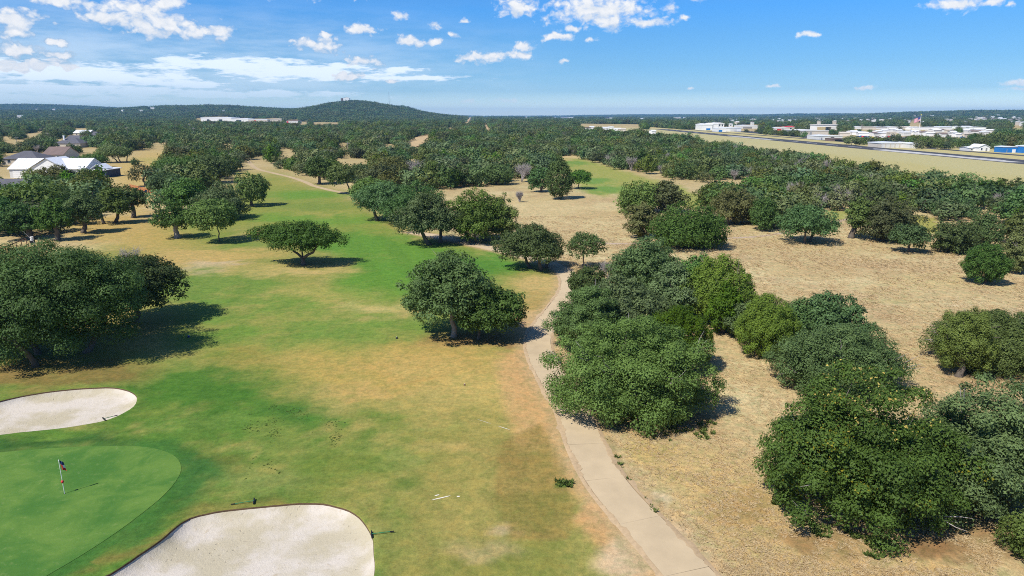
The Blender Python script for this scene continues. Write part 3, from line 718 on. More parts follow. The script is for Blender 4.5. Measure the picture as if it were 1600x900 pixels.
ribbon('runway_worn_strip', straight(239, 640, 238, 760, 12), 7, .06, .005, M['wornpave'], label='bleached patch further along the runway', wob=3)
for k in range(26):
    ribbon('runway_centreline', straight(245, 200 + k * 36, 245, 220 + k * 36, 3), .9, .062, .005, M['white'], label='white dashes along the runway centreline')
ribbon('apron', straight(310, 700, 330, 1010, 12), 30, .045, .05, M['asphalt'], label='dark apron in front of the white hangars')
M['caliche'] = mat_plain('cleared_earth', tuple(alb(222, 192, 142)), 1, .15, .05)
def cleared(pts, w, label):
    P = np.array([at_terrain(*p)[:2] for p in pts]); L_ = np.concatenate([[0], np.cumsum(np.linalg.norm(np.diff(P, axis=0), axis=1))]); q = np.arange(0, L_[-1], 12.)
    ribbon('cleared_strip', np.stack([np.interp(q, L_, P[:, 0]), np.interp(q, L_, P[:, 1])], 1), w, .6, .6, M['caliche'], label=label, wob=w * .5)
cleared([(636, 231), (652, 219), (664, 213), (672, 209.5)], 15, 'straw coloured cleared strip running into the central woodland')
cleared([(718, 197), (727, 190), (737, 182)], 26, 'tan cleared strip climbing the slope right of the hill')
cleared([(770, 208), (763, 200), (757, 188), (754.5, 181)], 11, 'pale power line cutting through the woodland right of the hill')
cleared([(488, 194), (531, 194.5)], 60, 'straw patch in the woodland right of the white works')
# chalk marks and exposed stone on the turf
def blotch(name, px, py, rx, ry, label, z=.016, mat='paint', rot=0., n=18, seed=0):
    c = at(px, py)[:2]; V = [(c[0], c[1], z + .006)]
    for k in range(n):
        a = 2 * math.pi * k / n; r = 1 + .5 * (vnoise(np.array([k * .9]), np.array([seed * 3.1]))[0] - .5)
        x, y = math.cos(a) * rx * r, math.sin(a) * ry * r
        V.append((c[0] + x * math.cos(rot) - y * math.sin(rot), c[1] + x * math.sin(rot) + y * math.cos(rot), z))
    b = MB().add(V, [(0, 1 + k, 1 + (k + 1) % n) for k in range(n)])
    return tag(b.build(name, M[mat]), label, kind='structure')
blotch('stone_patch', 690, 778, .50, .045, 'white streak of exposed stone on the worn turf', rot=.42, seed=1)
blotch('stone_patch', 683, 774, .14, .05, 'small white stone chip beside the streak', rot=.4, seed=2)
blotch('stone_patch', 716, 776, .09, .07, 'white stone chip right of the streak', seed=3)
blotch('painted_line', 757, 659, .62, .014, 'thin faded white painted line on the turf', rot=-.62, seed=4)
blotch('painted_line', 788, 669, .55, .03, 'short thick white painted line on the turf', rot=-.62, seed=5)

# ------------------------------------------------------------------ trees
def leaf_quads(rng, pos, nrm, L, Wd):
    n = len(pos); a = rng.normal(size=(n, 3)); t1 = a - nrm * np.sum(a * nrm, 1)[:, None]; t1 /= np.linalg.norm(t1, axis=1)[:, None] + 1e-9
    t2 = np.cross(nrm, t1); s = rng.uniform(.6, 1.3, (n, 1))
    V = np.stack([pos + t1 * L * s * .55, pos + t2 * Wd * s * .5 - t1 * L * s * .45, pos - t2 * Wd * s * .5 - t1 * L * s * .45], 1)
    return V.reshape(-1, 3)

def crown_geo(seed, rx, ry, z0, z1, nleaf, leaf, nclump, kind='oak', clump=.24, asym=.22):
    """leaf faces gathered in clumps over a domed crown; returns vertices, tints, clump centres"""
    rng = np.random.default_rng(seed)
    cz, rz = (z0 + z1) / 2, (z1 - z0) / 2
    skirt = z0 < .14 * z1; low = -.55 if kind != 'juniper' and not skirt else -.95
    d = rng.normal(size=(nclump * 3, 3)); d /= np.linalg.norm(d, axis=1)[:, None]; d = d[d[:, 2] > low]
    # spread the clumps by pushing them apart
    d = d[:nclump]
    for _ in range(6):
        df = d[:, None] - d[None]; q = np.sum(df * df, -1) + np.eye(len(d)); w = np.exp(-q * len(d) / 5.0)
        d = d + .12 * np.sum(df / np.sqrt(q)[..., None] * w[..., None], 1); d /= np.linalg.norm(d, axis=1)[:, None]
    ph = rng.uniform(0, 6.28, 6)
    az = np.arctan2(d[:, 1], d[:, 0])
    lob = 1 + asym * (np.sin(az * 2 + ph[0]) * .5 + np.sin(az * 3 + ph[1] + d[:, 2] * 2) * .5 + .5 * np.sin(az * 5 + ph[2] + d[:, 2] * 4)) * np.sqrt(np.clip(1 - d[:, 2] ** 2, 0, 1))
    lob *= 1 + asym * .45 * np.sin(d[:, 0] * 3.1 + ph[3]) * np.sin(d[:, 1] * 3.7 + ph[4])
    rad = rng.uniform(.74, .93, len(d)) * lob
    cr = clump * (rx + ry) / 2 * rng.uniform(.6, 1.35, len(d))
    shp = np.ones(len(d))
    if kind == 'juniper':                                # tapers upward, skirts low
        hh = (d[:, 2] + 1) / 2; shp = 1.12 - .45 * hh
    if kind == 'dome': rad = np.where(d[:, 2] < 0, rad * 1.05, rad)
    if skirt and kind != 'juniper':
        hx = np.sqrt(np.clip(1 - d[:, 2] ** 2, .02, 1)); shp = np.where(d[:, 2] < 0, (1 - .22 * np.abs(d[:, 2])) / hx, 1.)
    cen = np.stack([d[:, 0] * rx * rad * shp, d[:, 1] * ry * rad * shp, cz + d[:, 2] * rz * rad], 1)
    cen[:, 2] = np.maximum(cen[:, 2], z0 + cr * .25)
    nin = nclump // 5                                    # a few inner clumps keep the crown from being a shell
    k = rng.integers(0, len(cen), nin); ci = cen[k] * [[.5, .5, 1]]; ci[:, 2] = z0 + (ci[:, 2] - z0) * .8
    cen = np.concatenate([cen, ci]); cr = np.concatenate([cr, cr[k] * 1.2]); d = np.concatenate([d, d[k]])
    w = cr ** 2; w[len(w) - nin:] *= .45; w /= w.sum()
    which = rng.choice(len(cen), nleaf, p=w)
    od = d[which] * [1, 1, .8]
    ld = rng.normal(size=(nleaf, 3)) * (1, 1, .9) + .75 * od + [0, 0, .42]
    ld /= np.linalg.norm(ld, axis=1)[:, None]
    r = cr[which] * (1 - .55 * rng.random(nleaf) ** 2.0) * rng.uniform(.85, 1.12, nleaf)
    sq = [1, 1, .72] if kind != 'juniper' else [.8, .8, 1.15]
    pos = cen[which] + ld * r[:, None] * sq
    pos += rng.normal(size=(nleaf, 3)) * leaf * .5
    fill = rng.random(nleaf) < .22                       # leaves spread between the clumps close the crown
    fd = rng.normal(size=(nleaf, 3)); fd /= np.linalg.norm(fd, axis=1)[:, None]; fd[:, 2] = np.where(fd[:, 2] < low, -fd[:, 2], fd[:, 2])
    taper = (1.12 - .45 * (fd[:, 2] + 1) / 2) if kind == 'juniper' else np.where((fd[:, 2] < 0) & skirt, (1 - .22 * np.abs(fd[:, 2])) / np.sqrt(np.clip(1 - fd[:, 2] ** 2, .02, 1)), 1.)
    fp = np.stack([fd[:, 0] * rx * taper, fd[:, 1] * ry * taper, fd[:, 2] * rz], 1) * rng.uniform(.55, .86, nleaf)[:, None] + [0, 0, cz]
    pos[fill] = fp[fill]; ld[fill] = fd[fill]
    keep = pos[:, 2] > max(.03, z0 * .6); pos, ld, which = pos[keep], ld[keep], which[keep]
    n = ld * 1.0 + [0, 0, .35] + rng.normal(size=(len(ld), 3)) * .34; n /= np.linalg.norm(n, axis=1)[:, None]
    asp = .72 if kind != 'juniper' else .55
    V = leaf_quads(rng, pos, n, leaf, leaf * asp)
    ct = rng.uniform(0, 1, len(cen))
    tint = np.clip(.15 + .42 * ct[which] + rng.uniform(0, .5, len(which)) * .9, 0, 1)
    return V, tint, cen, cr

def limb_path(rng, a, b, bend, n=5):
    a, b = np.asarray(a, float), np.asarray(b, float); mid = (a + b) / 2 + np.array([0, 0, -bend * np.linalg.norm((b - a)[:2])]) + rng.normal(size=3) * .06 * np.linalg.norm(b - a)
    ts = np.linspace(0, 1, n)
    return [(1 - t) ** 2 * a + 2 * t * (1 - t) * mid + t * t * b + rng.normal(size=3) * .025 * np.linalg.norm(b - a) * (0 < t < 1) for t in ts]

def trunk_mb(seed, cen, z0, z1, r0, ntr=1, nlimb=9, fork=.55, lean=.1, sides=8, spread=.8, cx=0., cy=0., yfork=0.):
    rng = np.random.default_rng(seed + 991); mb = MB()
    if yfork:
        f = np.array([0, 0, .17 * z1]); mb.tube([(0, 0, -.2), (.02, 0, .05 * z1), f], [r0 * 1.7, r0 * 1.15, r0], 10)
        ends = []
        for sx, sy, w in ((-.42, .1, .62), (.40, -.12, .72), (-.08, .25, .42)):
            e = np.array([sx * yfork + cx, sy * yfork, z0 + (z1 - z0) * .28]); k = f + (e - f) * .5 + [0, 0, -.08 * z1 * (abs(sx) > .2)] + rng.normal(size=3) * .12
            mb.tube([f - [0, 0, .1], f + (k - f) * .55 + [0, 0, .08], k, (k + e) / 2 + rng.normal(size=3) * .1, e], [r0 * w * 1.2, r0 * w, r0 * w * .85, r0 * w * .7, r0 * w * .5], 8); ends.append((k, e, r0 * w * .5))
        for c in np.argsort(cen[:, 2])[::2]:
            k, e, rr = min(ends, key=lambda q: np.linalg.norm(q[1] - cen[c])); a = k + (e - k) * rng.uniform(.5, 1)
            mb.tube(limb_path(rng, a, cen[c], -.08, 5), [rr, rr * .8, rr * .6, rr * .4, rr * .15], 6, cap=False)
        return mb
    order = np.argsort(cen[:, 2] + rng.normal(size=len(cen)) * .6)
    picks = order[np.linspace(0, len(order) - 1, min(nlimb, len(order))).astype(int)]
    bases = []
    for k in range(ntr):
        a = 2 * math.pi * (k + .3) / max(ntr, 1) + rng.uniform(-.3, .3); off = spread if ntr > 1 else 0
        b = np.array([math.cos(a) * off, math.sin(a) * off * .8, 0.])
        top = np.array([b[0] * 1.8 + cx * .35 + rng.normal() * lean, b[1] * 1.8 + cy * .35 + rng.normal() * lean, z0 + (z1 - z0) * .16 + .15])
        top[2] = max(top[2], fork)
        rr = r0 / math.sqrt(ntr) * rng.uniform(.85, 1.15)
        pts = limb_path(rng, b - [0, 0, .15], top, 0.0, 6)
        mb.tube(pts, [rr * f for f in (1.55, 1.12, 1.0, .92, .86, .8)], sides)
        bases.append((top, rr * .8))
    for c in picks:
        i = min(range(len(bases)), key=lambda q: np.linalg.norm(bases[q][0][:2] - cen[c][:2]) + rng.uniform(0, .5))
        top, rr = bases[i]; e = cen[c] * [1, 1, 1]
        pts = limb_path(rng, top - [0, 0, .12], e, -.10, 6); s = rr * rng.uniform(.42, .68)
        mb.tube(pts, [s, s * .82, s * .66, s * .5, s * .34, s * .12], max(5, sides - 2), cap=False)
        for _ in range(2):                               # secondary boughs
            t = rng.integers(2, 5); q = pts[t] + rng.normal(size=3) * np.linalg.norm(e - top) * .28
            mb.tube([pts[t], (pts[t] + q) / 2 + rng.normal(size=3) * .1, q], [s * .35, s * .25, s * .08], 4, cap=False)
    return mb

def twig_mb(seed, h, r, n=60, rad=.035):
    rng = np.random.default_rng(seed); mb = MB()
    for k in range(5):
        a = rng.uniform(0, 6.28); b = np.array([0, 0, 0.]); m = np.array([math.cos(a) * r * .35, math.sin(a) * r * .35, h * .45])
        mb.tube(limb_path(rng, b, m, -.1, 4), [rad * 2.4, rad * 2, rad * 1.7, rad * 1.4], 5, cap=False)
        for j in range(n // 5):
            az = a + rng.normal() * .8; e = np.array([math.cos(az) * r * rng.uniform(.4, 1), math.sin(az) * r * rng.uniform(.4, 1), h * rng.uniform(.55, 1)])
            p = limb_path(rng, m * rng.uniform(.6, 1), e, -.05, 4); mb.tube(p, [rad, rad * .8, rad * .55, rad * .25], 4, cap=False)
            for _ in range(3):
                q = p[2] + rng.normal(size=3) * r * .22; mb.tube([p[2], q], [rad * .5, rad * .2], 3, cap=False)
    return mb

def leaf_mesh(name, V, tint, mat):
    n = len(V) // 3
    return np_mesh(name, V, np.arange(n * 3).reshape(-1, 3), [mat], tint=tint)

def apparent_top(Yb, Xb, r, h, b):
    zc, c = h * (1 + b) / 2, h * (1 - b) / 2
    dep = math.atan2(CAM_H - zc, Yb); D = math.hypot(CAM_H - zc, Yb)
    s = math.sqrt((c * math.cos(dep)) ** 2 + (r * math.sin(dep)) ** 2)
    el = dep - math.asin(min(.9, s / D))
    return 450 + F_PX * math.tan(el - TH)

TREES_PLACED = []
def cat_tree(bx, by, x0, x1, ytop, kind, label, b=.22, mode='b', ntr=1, mat=None, trunk_r=None, dens=1., depth=1., extra=None, limbs=9, bark='bark', nm=None, asym=.15, yfork=False, lobes=None, lobe_h=(.58, .9)):
    seed = int(bx * 13 + by * 7) & 0xffff
    B = at(bx, by); ppm = F_PX / (B[1] * CT + CAM_H * ST); r = (x1 - x0) / 2 / ppm
    if mode == 'r':                                       # by marks where the near skirt meets the ground
        Yc = B[1] + .82 * r * depth; B = np.array([B[0] * Yc / B[1], Yc, 0.]); ppm = F_PX / (B[1] * CT + CAM_H * ST); r = (x1 - x0) / 2 / ppm
    lo, hi = .8, 16.
    for _ in range(30):
        h = (lo + hi) / 2
        if apparent_top(B[1], B[0], r * depth, h, b) > ytop: lo = h
        else: hi = h
    cxo = ((x0 + x1) / 2 - (800 + F_PX * B[0] / (B[1] * CT + CAM_H * ST))) / ppm
    D = B[1]
    if D < 62: leaf, per = .13, 430
    elif D < 100: leaf, per = .20, 170
    elif D < 150: leaf, per = .32, 62
    else: leaf, per = .48, 27
    area = 4.2 * r * r * depth + 3.2 * r * h * (1 - b)
    nleaf = int(min(150000, max(700, per * area * dens * (1.15 if kind == 'juniper' else 1.))))
    leaf = max(leaf, math.sqrt(3.3 * area * dens / (nleaf * .36)) if D < 100 else 0)
    ncl = int(np.clip(area * (.95 if D < 100 else .45), 18, 170))
    ck = 'juniper' if kind == 'juniper' else 'oak'
    if r > 2.4 and kind == 'oak' and D < 175 and lobes != 0:   # several domes grown together
        rg = np.random.default_rng(seed + 77); nl = lobes or (6 if r > 4.5 else 4); a0 = rg.uniform(0, 6.28)
        subs = [(0., 0., .60, 1.0, b)]
        for k in range(nl):
            a = a0 + 6.2832 * k / nl + rg.uniform(-.35, .35); q = rg.uniform(.42, .58); subs.append((math.cos(a) * q, math.sin(a) * q, rg.uniform(.42, .56), rg.uniform(*lobe_h), b * rg.uniform(.6, 1.5)))
        wsum = sum(q[2] ** 2 * q[3] for q in subs); Vs, ts, cs, rs = [], [], [], []
        for k, (ox, oy, fr, fh, fb) in enumerate(subs):
            f = fr * fr * fh / wsum; nc = max(8, int(ncl * f * 1.25))
            v, t_, c_, r_ = crown_geo(seed + k * 31, r * fr, r * depth * fr, fb * h, h * fh, int(nleaf * f * 1.1), leaf, nc, ck, clump=float(np.clip(1.75 / math.sqrt(nc), .14, .42)), asym=asym)
            o_ = np.array([ox * r, oy * r * depth, 0]); Vs.append(v + o_); cs.append(c_ + o_); ts.append(t_); rs.append(r_)
        V, tint, cen, cr = np.concatenate(Vs), np.concatenate(ts), np.concatenate(cs), np.concatenate(rs)
    else:
        V, tint, cen, cr = crown_geo(seed, r * .98, r * depth, b * h, h, nleaf, leaf, ncl, ck, clump=float(np.clip(1.65 / math.sqrt(ncl), .12, .34)), asym=asym)
    sh = np.array([cxo, 0, 0]); V = V + sh; cen = cen + sh
    nm = nm or {'oak': 'live_oak', 'juniper': 'juniper_tree', 'elm': 'elm_tree'}[kind]
    t = thing(nm, label, 'tree', B, 0, 'trees on and around the golf course')
    mk = mat or {'oak': 'oak', 'juniper': 'juniper', 'elm': 'elm'}[kind]
    link(bpy.data.objects.new('crown', leaf_mesh('crown', V, tint, M[mk])), t)
    tr = trunk_r or float(np.clip(.055 * h * (r / 3) ** .5, .10, .42))
    trunk_mb(seed, cen, b * h, h, tr, ntr, limbs if D < 130 else 5, fork=max(.25, b * h * .8), sides=9 if D < 90 else 6, cx=cxo, spread=.28 * r if ntr > 1 else 0, yfork=r if yfork else 0.).build('trunk', M[bark], t, True)
    if extra == 'golden':
        sel = np.random.default_rng(5); nq = len(V) // 3; ctr = V.reshape(nq, 3, 3).mean(1)
        hot = (ctr[:, 2] > .62 * h) & (np.hypot(ctr[:, 0] + r * .12, ctr[:, 1] + .2) < r * .62); pick = np.nonzero(hot)[0]; pick = sel.choice(pick, min(340, len(pick)), False)
        q = ctr[pick] + [0, 0, .10]; nn = np.tile([0., -.3, 1.], (len(q), 1)) + sel.normal(size=(len(q), 3)) * .4; nn /= np.linalg.norm(nn, axis=1)[:, None]
        link(bpy.data.objects.new('golden_blossom', leaf_mesh('golden_blossom', leaf_quads(sel, q, nn, .15, .12), sel.random(len(q)), M['golden'])), t)
    if extra == 'twigs' or (D < 62 and kind == 'oak'):    # grey dead wood showing between the leaves
        rng = np.random.default_rng(seed + 5); tm = MB()
        for c in rng.choice(len(cen), min(len(cen), 16), False):
            a = cen[c]; out = a - np.array([cxo, 0, b * h]); out /= np.linalg.norm(out)
            for _ in range(3):
                e = a + out * cr[c] * rng.uniform(.8, 1.3) + rng.normal(size=3) * .4
                tm.tube(limb_path(rng, a - out * cr[c] * .6, e, 0, 4), [.045, .036, .024, .008], 4, cap=False)
        tag(tm.build('dead_twigs', M['twig'], t, True), kind='stuff')
    TREES_PLACED.append((B[0] + cxo, B[1], r))
    return t

# near and middle trees, each where it stands
T = cat_tree
# left
T(86, 560, -75, 246, 376, 'oak', 'huge spreading oak at the left edge, above the far sand bunker', b=.13, ntr=3, mat='oakdark', depth=.68, dens=.95, asym=.14, lobes=8, lobe_h=(.78, .98))
T(214, 505, 138, 292, 394, 'oak', 'dark oak leaning over the turf on the right side of the huge spreading oak', b=.2, mat='oakdark', trunk_r=.2, asym=.2, lobe_h=(.75, .98))
T(-40, 548, -160, 30, 400, 'oak', 'oak cut by the left picture edge beside the huge spreading oak', b=.15, ntr=2)
T(474, 414, 402, 546, 346, 'oak', 'lone fork-trunked oak with a flat wide crown standing on the open fairway', b=.46, depth=.6, trunk_r=.27, limbs=8, yfork=True, asym=.15, lobes=5)
T(709, 526, 622, 782, 388, 'oak', 'tall rounded grey green oak on the turf beside the path', b=.2, mat='oakgrey', trunk_r=.24, depth=.9, bark='barkpale', asym=.2)
T(748, 530, 704, 822, 440, 'oak', 'smaller oak with a leaning trunk at the right foot of the rounded grey green oak', b=.17, mat='oak', trunk_r=.13, depth=.9)
# oaks along the right of the path
T(1002, 640, 852, 1124, 482, 'oak', 'broad greyish oak overhanging the concrete path', b=.03, mat='oakgrey', ntr=3, depth=.72, asym=.14)
T(912, 545, 858, 975, 440, 'oak', 'oak reaching over the bend of the path behind the broad greyish oak', b=.1, mat='oak', depth=.9)
T(975, 520, 890, 1045, 424, 'oak', 'mid height oak in the middle of the path side thicket', b=.08, mat='oak', ntr=2)
T(1062, 580, 996, 1116, 480, 'juniper', 'yellowish green juniper squeezed between the path side oaks', b=.06)
T(925, 478, 888, 948, 416, 'oak', 'small dark oak at the far left tip of the path side thicket', b=.1)
T(1005, 462, 945, 1066, 366, 'oak', 'dome shaped oak at the far end of the path side thicket', b=.1, mat='oakgrey')
T(1052, 498, 1000, 1098, 410, 'oak', 'dark oak between the dome shaped oak and the scraggly juniper', b=.1, mat='oak')
T(1120, 505, 1058, 1182, 402, 'juniper', 'scraggly juniper with grey dead branches facing the dry field', b=.1, extra='twigs', mat='juniper', dens=.85)
T(1128, 520, 1098, 1160, 446, 'juniper', 'low bright juniper at the foot of the scraggly juniper', b=.05)
T(1195, 552, 1138, 1252, 462, 'juniper', 'rounded yellow green juniper left of the field side oak', b=.04)
T(1292, 535, 1228, 1352, 452, 'oak', 'field side oak with a double dome behind the sprawling low oak', b=.06, mat='oak', ntr=2)
T(1302, 600, 1190, 1416, 502, 'oak', 'sprawling low oak on the dry field above the big foreground oak', b=.05, mat='oakgrey', depth=.7)
T(1350, 858, 1192, 1480, 560, 'oak', 'big foreground oak with golden specks in its top', b=.02, mode='r', mat='yellow', ntr=3, depth=.9, extra='golden', asym=.12)
T(1520, 836, 1400, 1650, 578, 'oak', 'big foreground oak with bleached branches at the right picture edge', b=.03, mode='r', mat='oak', ntr=3, depth=.9, asym=.14)
T(1550, 597, 1460, 1650, 480, 'oak', 'grey green oak scrub at the right edge of the dry field', b=.04, mode='r', mat='oakgrey', ntr=2)
T(1497, 588, 1462, 1545, 482, 'juniper', 'yellowish juniper on the left flank of the grey green oak scrub', b=.05)
T(1598, 905, 1562, 1670, 800, 'juniper', 'bright lime juniper in the bottom right corner', b=.03, mode='r', mat='elm')
T(1539, 443, 1501, 1571, 380, 'juniper', 'round lone juniper on the far right of the dry field', b=.1, trunk_r=.14, dens=1.2, asym=.1)
T(842, 420, 780, 886, 348, 'oak', 'three stemmed oak at the bend of the path', b=.22, ntr=3)
T(911, 420, 884, 942, 364, 'elm', 'thin open tree beside the three stemmed oak', b=.3, mat='juniper', dens=.42, trunk_r=.10)
T(1092, 482, 1040, 1136, 396, 'oak', 'oak filling the belt behind the scraggly juniper', b=.06, mat='oak')
T(1245, 535, 1206, 1288, 470, 'juniper', 'olive juniper wedged against the field side oak', b=.04, mat='juniper')
T(1165, 530, 1128, 1205, 470, 'oak', 'low oak scrub between the two rounded junipers', b=.04, mat='oakgrey')
# oaks of the dry field
T(1088, 395, 1010, 1138, 315, 'oak', 'wide dark oak mound in the middle of the dry field', b=.04, mode='r', ntr=2)
T(1000, 372, 974, 1032, 314, 'oak', 'brownish oak on the left shoulder of the wide oak mound', b=.08, mat='brown')
T(992, 332, 957, 1030, 281, 'oak', 'left oak of the rounded pair beside the second fairway', b=.06)
T(1038, 332, 1012, 1070, 278, 'oak', 'right oak of the rounded pair beside the second fairway', b=.06, mat='oakgrey')
T(1143, 350, 1107, 1180, 292, 'oak', 'brown tinged oak behind the dry field', b=.12, mat='brown', ntr=2)
T(1108, 326, 1086, 1134, 285, 'oak', 'dark small oak left of the brown tinged oak', b=.06)
T(1192, 360, 1168, 1216, 311, 'juniper', 'small juniper right of the brown tinged oak', b=.06)
T(1258, 379, 1212, 1304, 319, 'oak', 'low domed oak shading the pale track', b=.16, ntr=2, trunk_r=.3)
T(1330, 372, 1314, 1372, 308, 'oak', 'left trunk of the twin oaks at the back of the dry field', b=.16)
T(1378, 376, 1340, 1428, 302, 'oak', 'right and larger of the twin oaks at the back of the dry field', b=.06, mat='oakgrey')
T(1419, 394, 1385, 1451, 350, 'oak', 'little umbrella shaped oak in front of the twin oaks', b=.3, trunk_r=.16)
T(1484, 394, 1450, 1522, 340, 'oak', 'dark bushy oak between the umbrella oak and the lone juniper', b=.04)
T(1532, 388, 1505, 1562, 336, 'juniper', 'juniper behind the dark bushy oak', b=.05)
T(1592, 426, 1562, 1618, 348, 'oak', 'grey twiggy oak at the right edge behind the lone juniper', b=.08, mat='oakgrey', extra='twigs')
T(1484, 338, 1455, 1522, 306, 'oak', 'squat oak beside the reddish clearing', b=.05)
T(1432, 328, 1418, 1447, 310, 'juniper', 'low juniper bush left of the squat oak', b=.03)
# clump in the centre
T(600, 344, 555, 650, 281, 'oak', 'leftmost oak of the central clump, leaning over the fairway', b=.25, ntr=2)
T(572, 322, 548, 612, 280, 'elm', 'light green tree behind the leftmost oak of the central clump', b=.15, mat='juniper')
T(652, 350, 600, 700, 284, 'oak', 'oak at the back of the central clump', b=.12)
T(682, 381, 618, 722, 300, 'oak', 'front oak of the central clump by the path', b=.18, mat='oakgrey', ntr=2)
T(745, 377, 690, 795, 292, 'oak', 'widest oak of the central clump', b=.08, ntr=3, mat='oak')
T(786, 374, 758, 814, 301, 'oak', 'rightmost oak of the central clump facing the dry field', b=.1, mat='oakgrey')
T(548, 303, 512, 556, 257, 'elm', 'bright round topped elm alone at the far edge of the fairway', b=.26, trunk_r=.2)
T(499, 288, 479, 520, 246, 'oak', 'narrow oak left of the bright elm', b=.2)
T(520, 286, 503, 534, 250, 'oak', 'dark oak between the narrow oak and the bright elm', b=.2)
T(562, 282, 550, 576, 256, 'oak', 'small dark tree right behind the bright elm', b=.15)
T(611, 288, 578, 642, 245, 'oak', 'yellow brown tree behind the central clump', b=.1, mat='brown')
T(677, 290, 659, 693, 252, 'juniper', 'upright dark juniper behind the central clump', b=.03, mat='oak')
T(712, 284, 690, 736, 256, 'oak', 'pale thin canopied oak behind the central clump', b=.25, mat='oakgrey', dens=.6)
T(776, 288, 750, 803, 258, 'oak', 'dense low oak at the back of the straw clearing', b=.05)
T(846, 300, 826, 860, 261, 'oak', 'dark oak left of the pointed juniper', b=.1)
T(873, 311, 848, 897, 246, 'juniper', 'tall pointed juniper with a wide skirt by the second fairway', b=.04, mat='oak', trunk_r=.15)
T(904, 295, 886, 924, 267, 'elm', 'small bright green tree alone on the second fairway', b=.3, trunk_r=.16)
# left middle group
T(278, 372, 241, 307, 316, 'oak', 'left of two slim trees on the fairway edge, with a forked pale trunk', b=.28, mat='juniper', dens=.75, bark='barkpale')
T(344, 378, 299, 374, 311, 'elm', 'right of two slim trees on the fairway edge, light green with a straight trunk', b=.24, trunk_r=.12, mat='juniper')
T(262, 313, 234, 287, 270, 'oak', 'oak with a bare curved trunk beside the orange netting', b=.3)
T(300, 330, 262, 325, 275, 'oak', 'full oak behind the left slim tree', b=.1)
T(350, 342, 308, 392, 285, 'oak', 'full dark oak behind the right slim tree', b=.1, mat='oakgrey')
T(394, 322, 366, 421, 271, 'elm', 'bright leafy tree at the right end of the group on the fairway edge', b=.12, mat='juniper')
T(284, 285, 245, 318, 246, 'oak', 'round oak on straw ground beyond the fairway edge group', b=.12)
T(336, 286, 300, 362, 243, 'oak', 'wide oak with a shaded trunk beyond the fairway edge group', b=.15)
# left orchard group
T(50, 374, 0, 66, 312, 'oak', 'oak at the end of the rusty rail', b=.22)
T(90, 376, 60, 114, 310, 'oak', 'oak second along the shaded row right of the rusty rail', b=.25)
T(131, 364, 106, 166, 300, 'oak', 'oak third along the shaded row right of the rusty rail', b=.22)
T(172, 349, 150, 212, 294, 'oak', 'oak with twisted stems in the shaded row', b=.25, ntr=2)
T(209, 340, 186, 233, 288, 'oak', 'last oak of the shaded row, next to the straw opening', b=.3)
T(14, 360, -30, 40, 306, 'oak', 'dense oak at the left picture edge behind the rusty rail', b=.15)
T(98, 342, 50, 136, 288, 'oak', 'broad oak rising behind the shaded row', b=.1, mat='oakgrey')
T(152, 324, 106, 186, 264, 'oak', 'grey green oak in front of the long white house, right part', b=.08, mat='oakgrey')
T(92, 300, 66, 116, 258, 'oak', 'dark pointed tree in front of the long white house', b=.06, mat='brown')
T(58, 300, 38, 84, 264, 'oak', 'pale bush in front of the garage of the long white house', b=.05, mat='oakgrey')
T(28, 330, -5, 62, 290, 'juniper', 'light green scrub below the grey roofed house at the left edge', b=.05)
T(228, 291, 205, 242, 258, 'oak', 'sparse open tree on the bare ground behind the orange netting', b=.2, mat='brown', dens=.5)
T(190, 254, 152, 205, 229, 'oak', 'shade oak with several stems beyond the long white house', b=.25, ntr=3)
T(146, 262, 122, 167, 242, 'oak', 'flat topped oak at the right end of the long white house', b=.2)
T(211, 259, 204, 218, 249, 'juniper', 'small dark bush on the straw ground beyond the white house', b=.03)

def bare_tree(bx, by, ytop, wpx, label):
    B = at(bx, by); ppm = F_PX / (B[1] * CT + CAM_H * ST); h = (by - ytop) / ppm * 1.05; r = wpx / 2 / ppm
    t = thing('bare_tree', label, 'tree', B, 0, 'leafless grey trees')
    mb = twig_mb(int(bx + by), h, r, 70 if B[1] < 120 else 110, .035 if B[1] < 120 else .07)
    mb.build('twigs', M['twig'], t)
    MB().tube([(0, 0, -.1), (0, 0, h * .2), (.05, 0, h * .4)], [.14, .1, .07], 7).build('trunk', M['twig'], t, True)
    TREES_PLACED.append((B[0], B[1], r))
bare_tree(206, 420, 386, 40, 'leafless grey tree poking up behind the huge spreading oak')
bare_tree(950, 440, 406, 34, 'leafless grey tree at the far tip of the path side thicket')
bare_tree(645, 285, 251, 38, 'bare grey tree left of the upright dark juniper')
bare_tree(815, 285, 256, 36, 'bare grey tree at the back of the straw clearing')
bare_tree(812, 316, 299, 14, 'spindly bare sapling on the straw clearing')
bare_tree(1596, 372, 350, 50, 'pale leafless scrub at the right edge of the woodland')

# ------------------------------------------------------------------ buildings
def win(mb_parent, x0, x1, z0, z1, y, depth=.08):
    f = MB(); t = .09; y0 = y - depth
    f.box(x0 - t, x0, y0, y, z0 - t, z1 + t); f.box(x1, x1 + t, y0, y, z0 - t, z1 + t); f.box(x0, x1, y0, y, z1, z1 + t); f.box(x0, x1, y0 - .04, y, z0 - t, z0)
    w = f.build('window', M['white'], mb_parent)
    MB().box(x0, x1, y - .035, y - .005, z0, z1).build('pane', M['glass'], w)

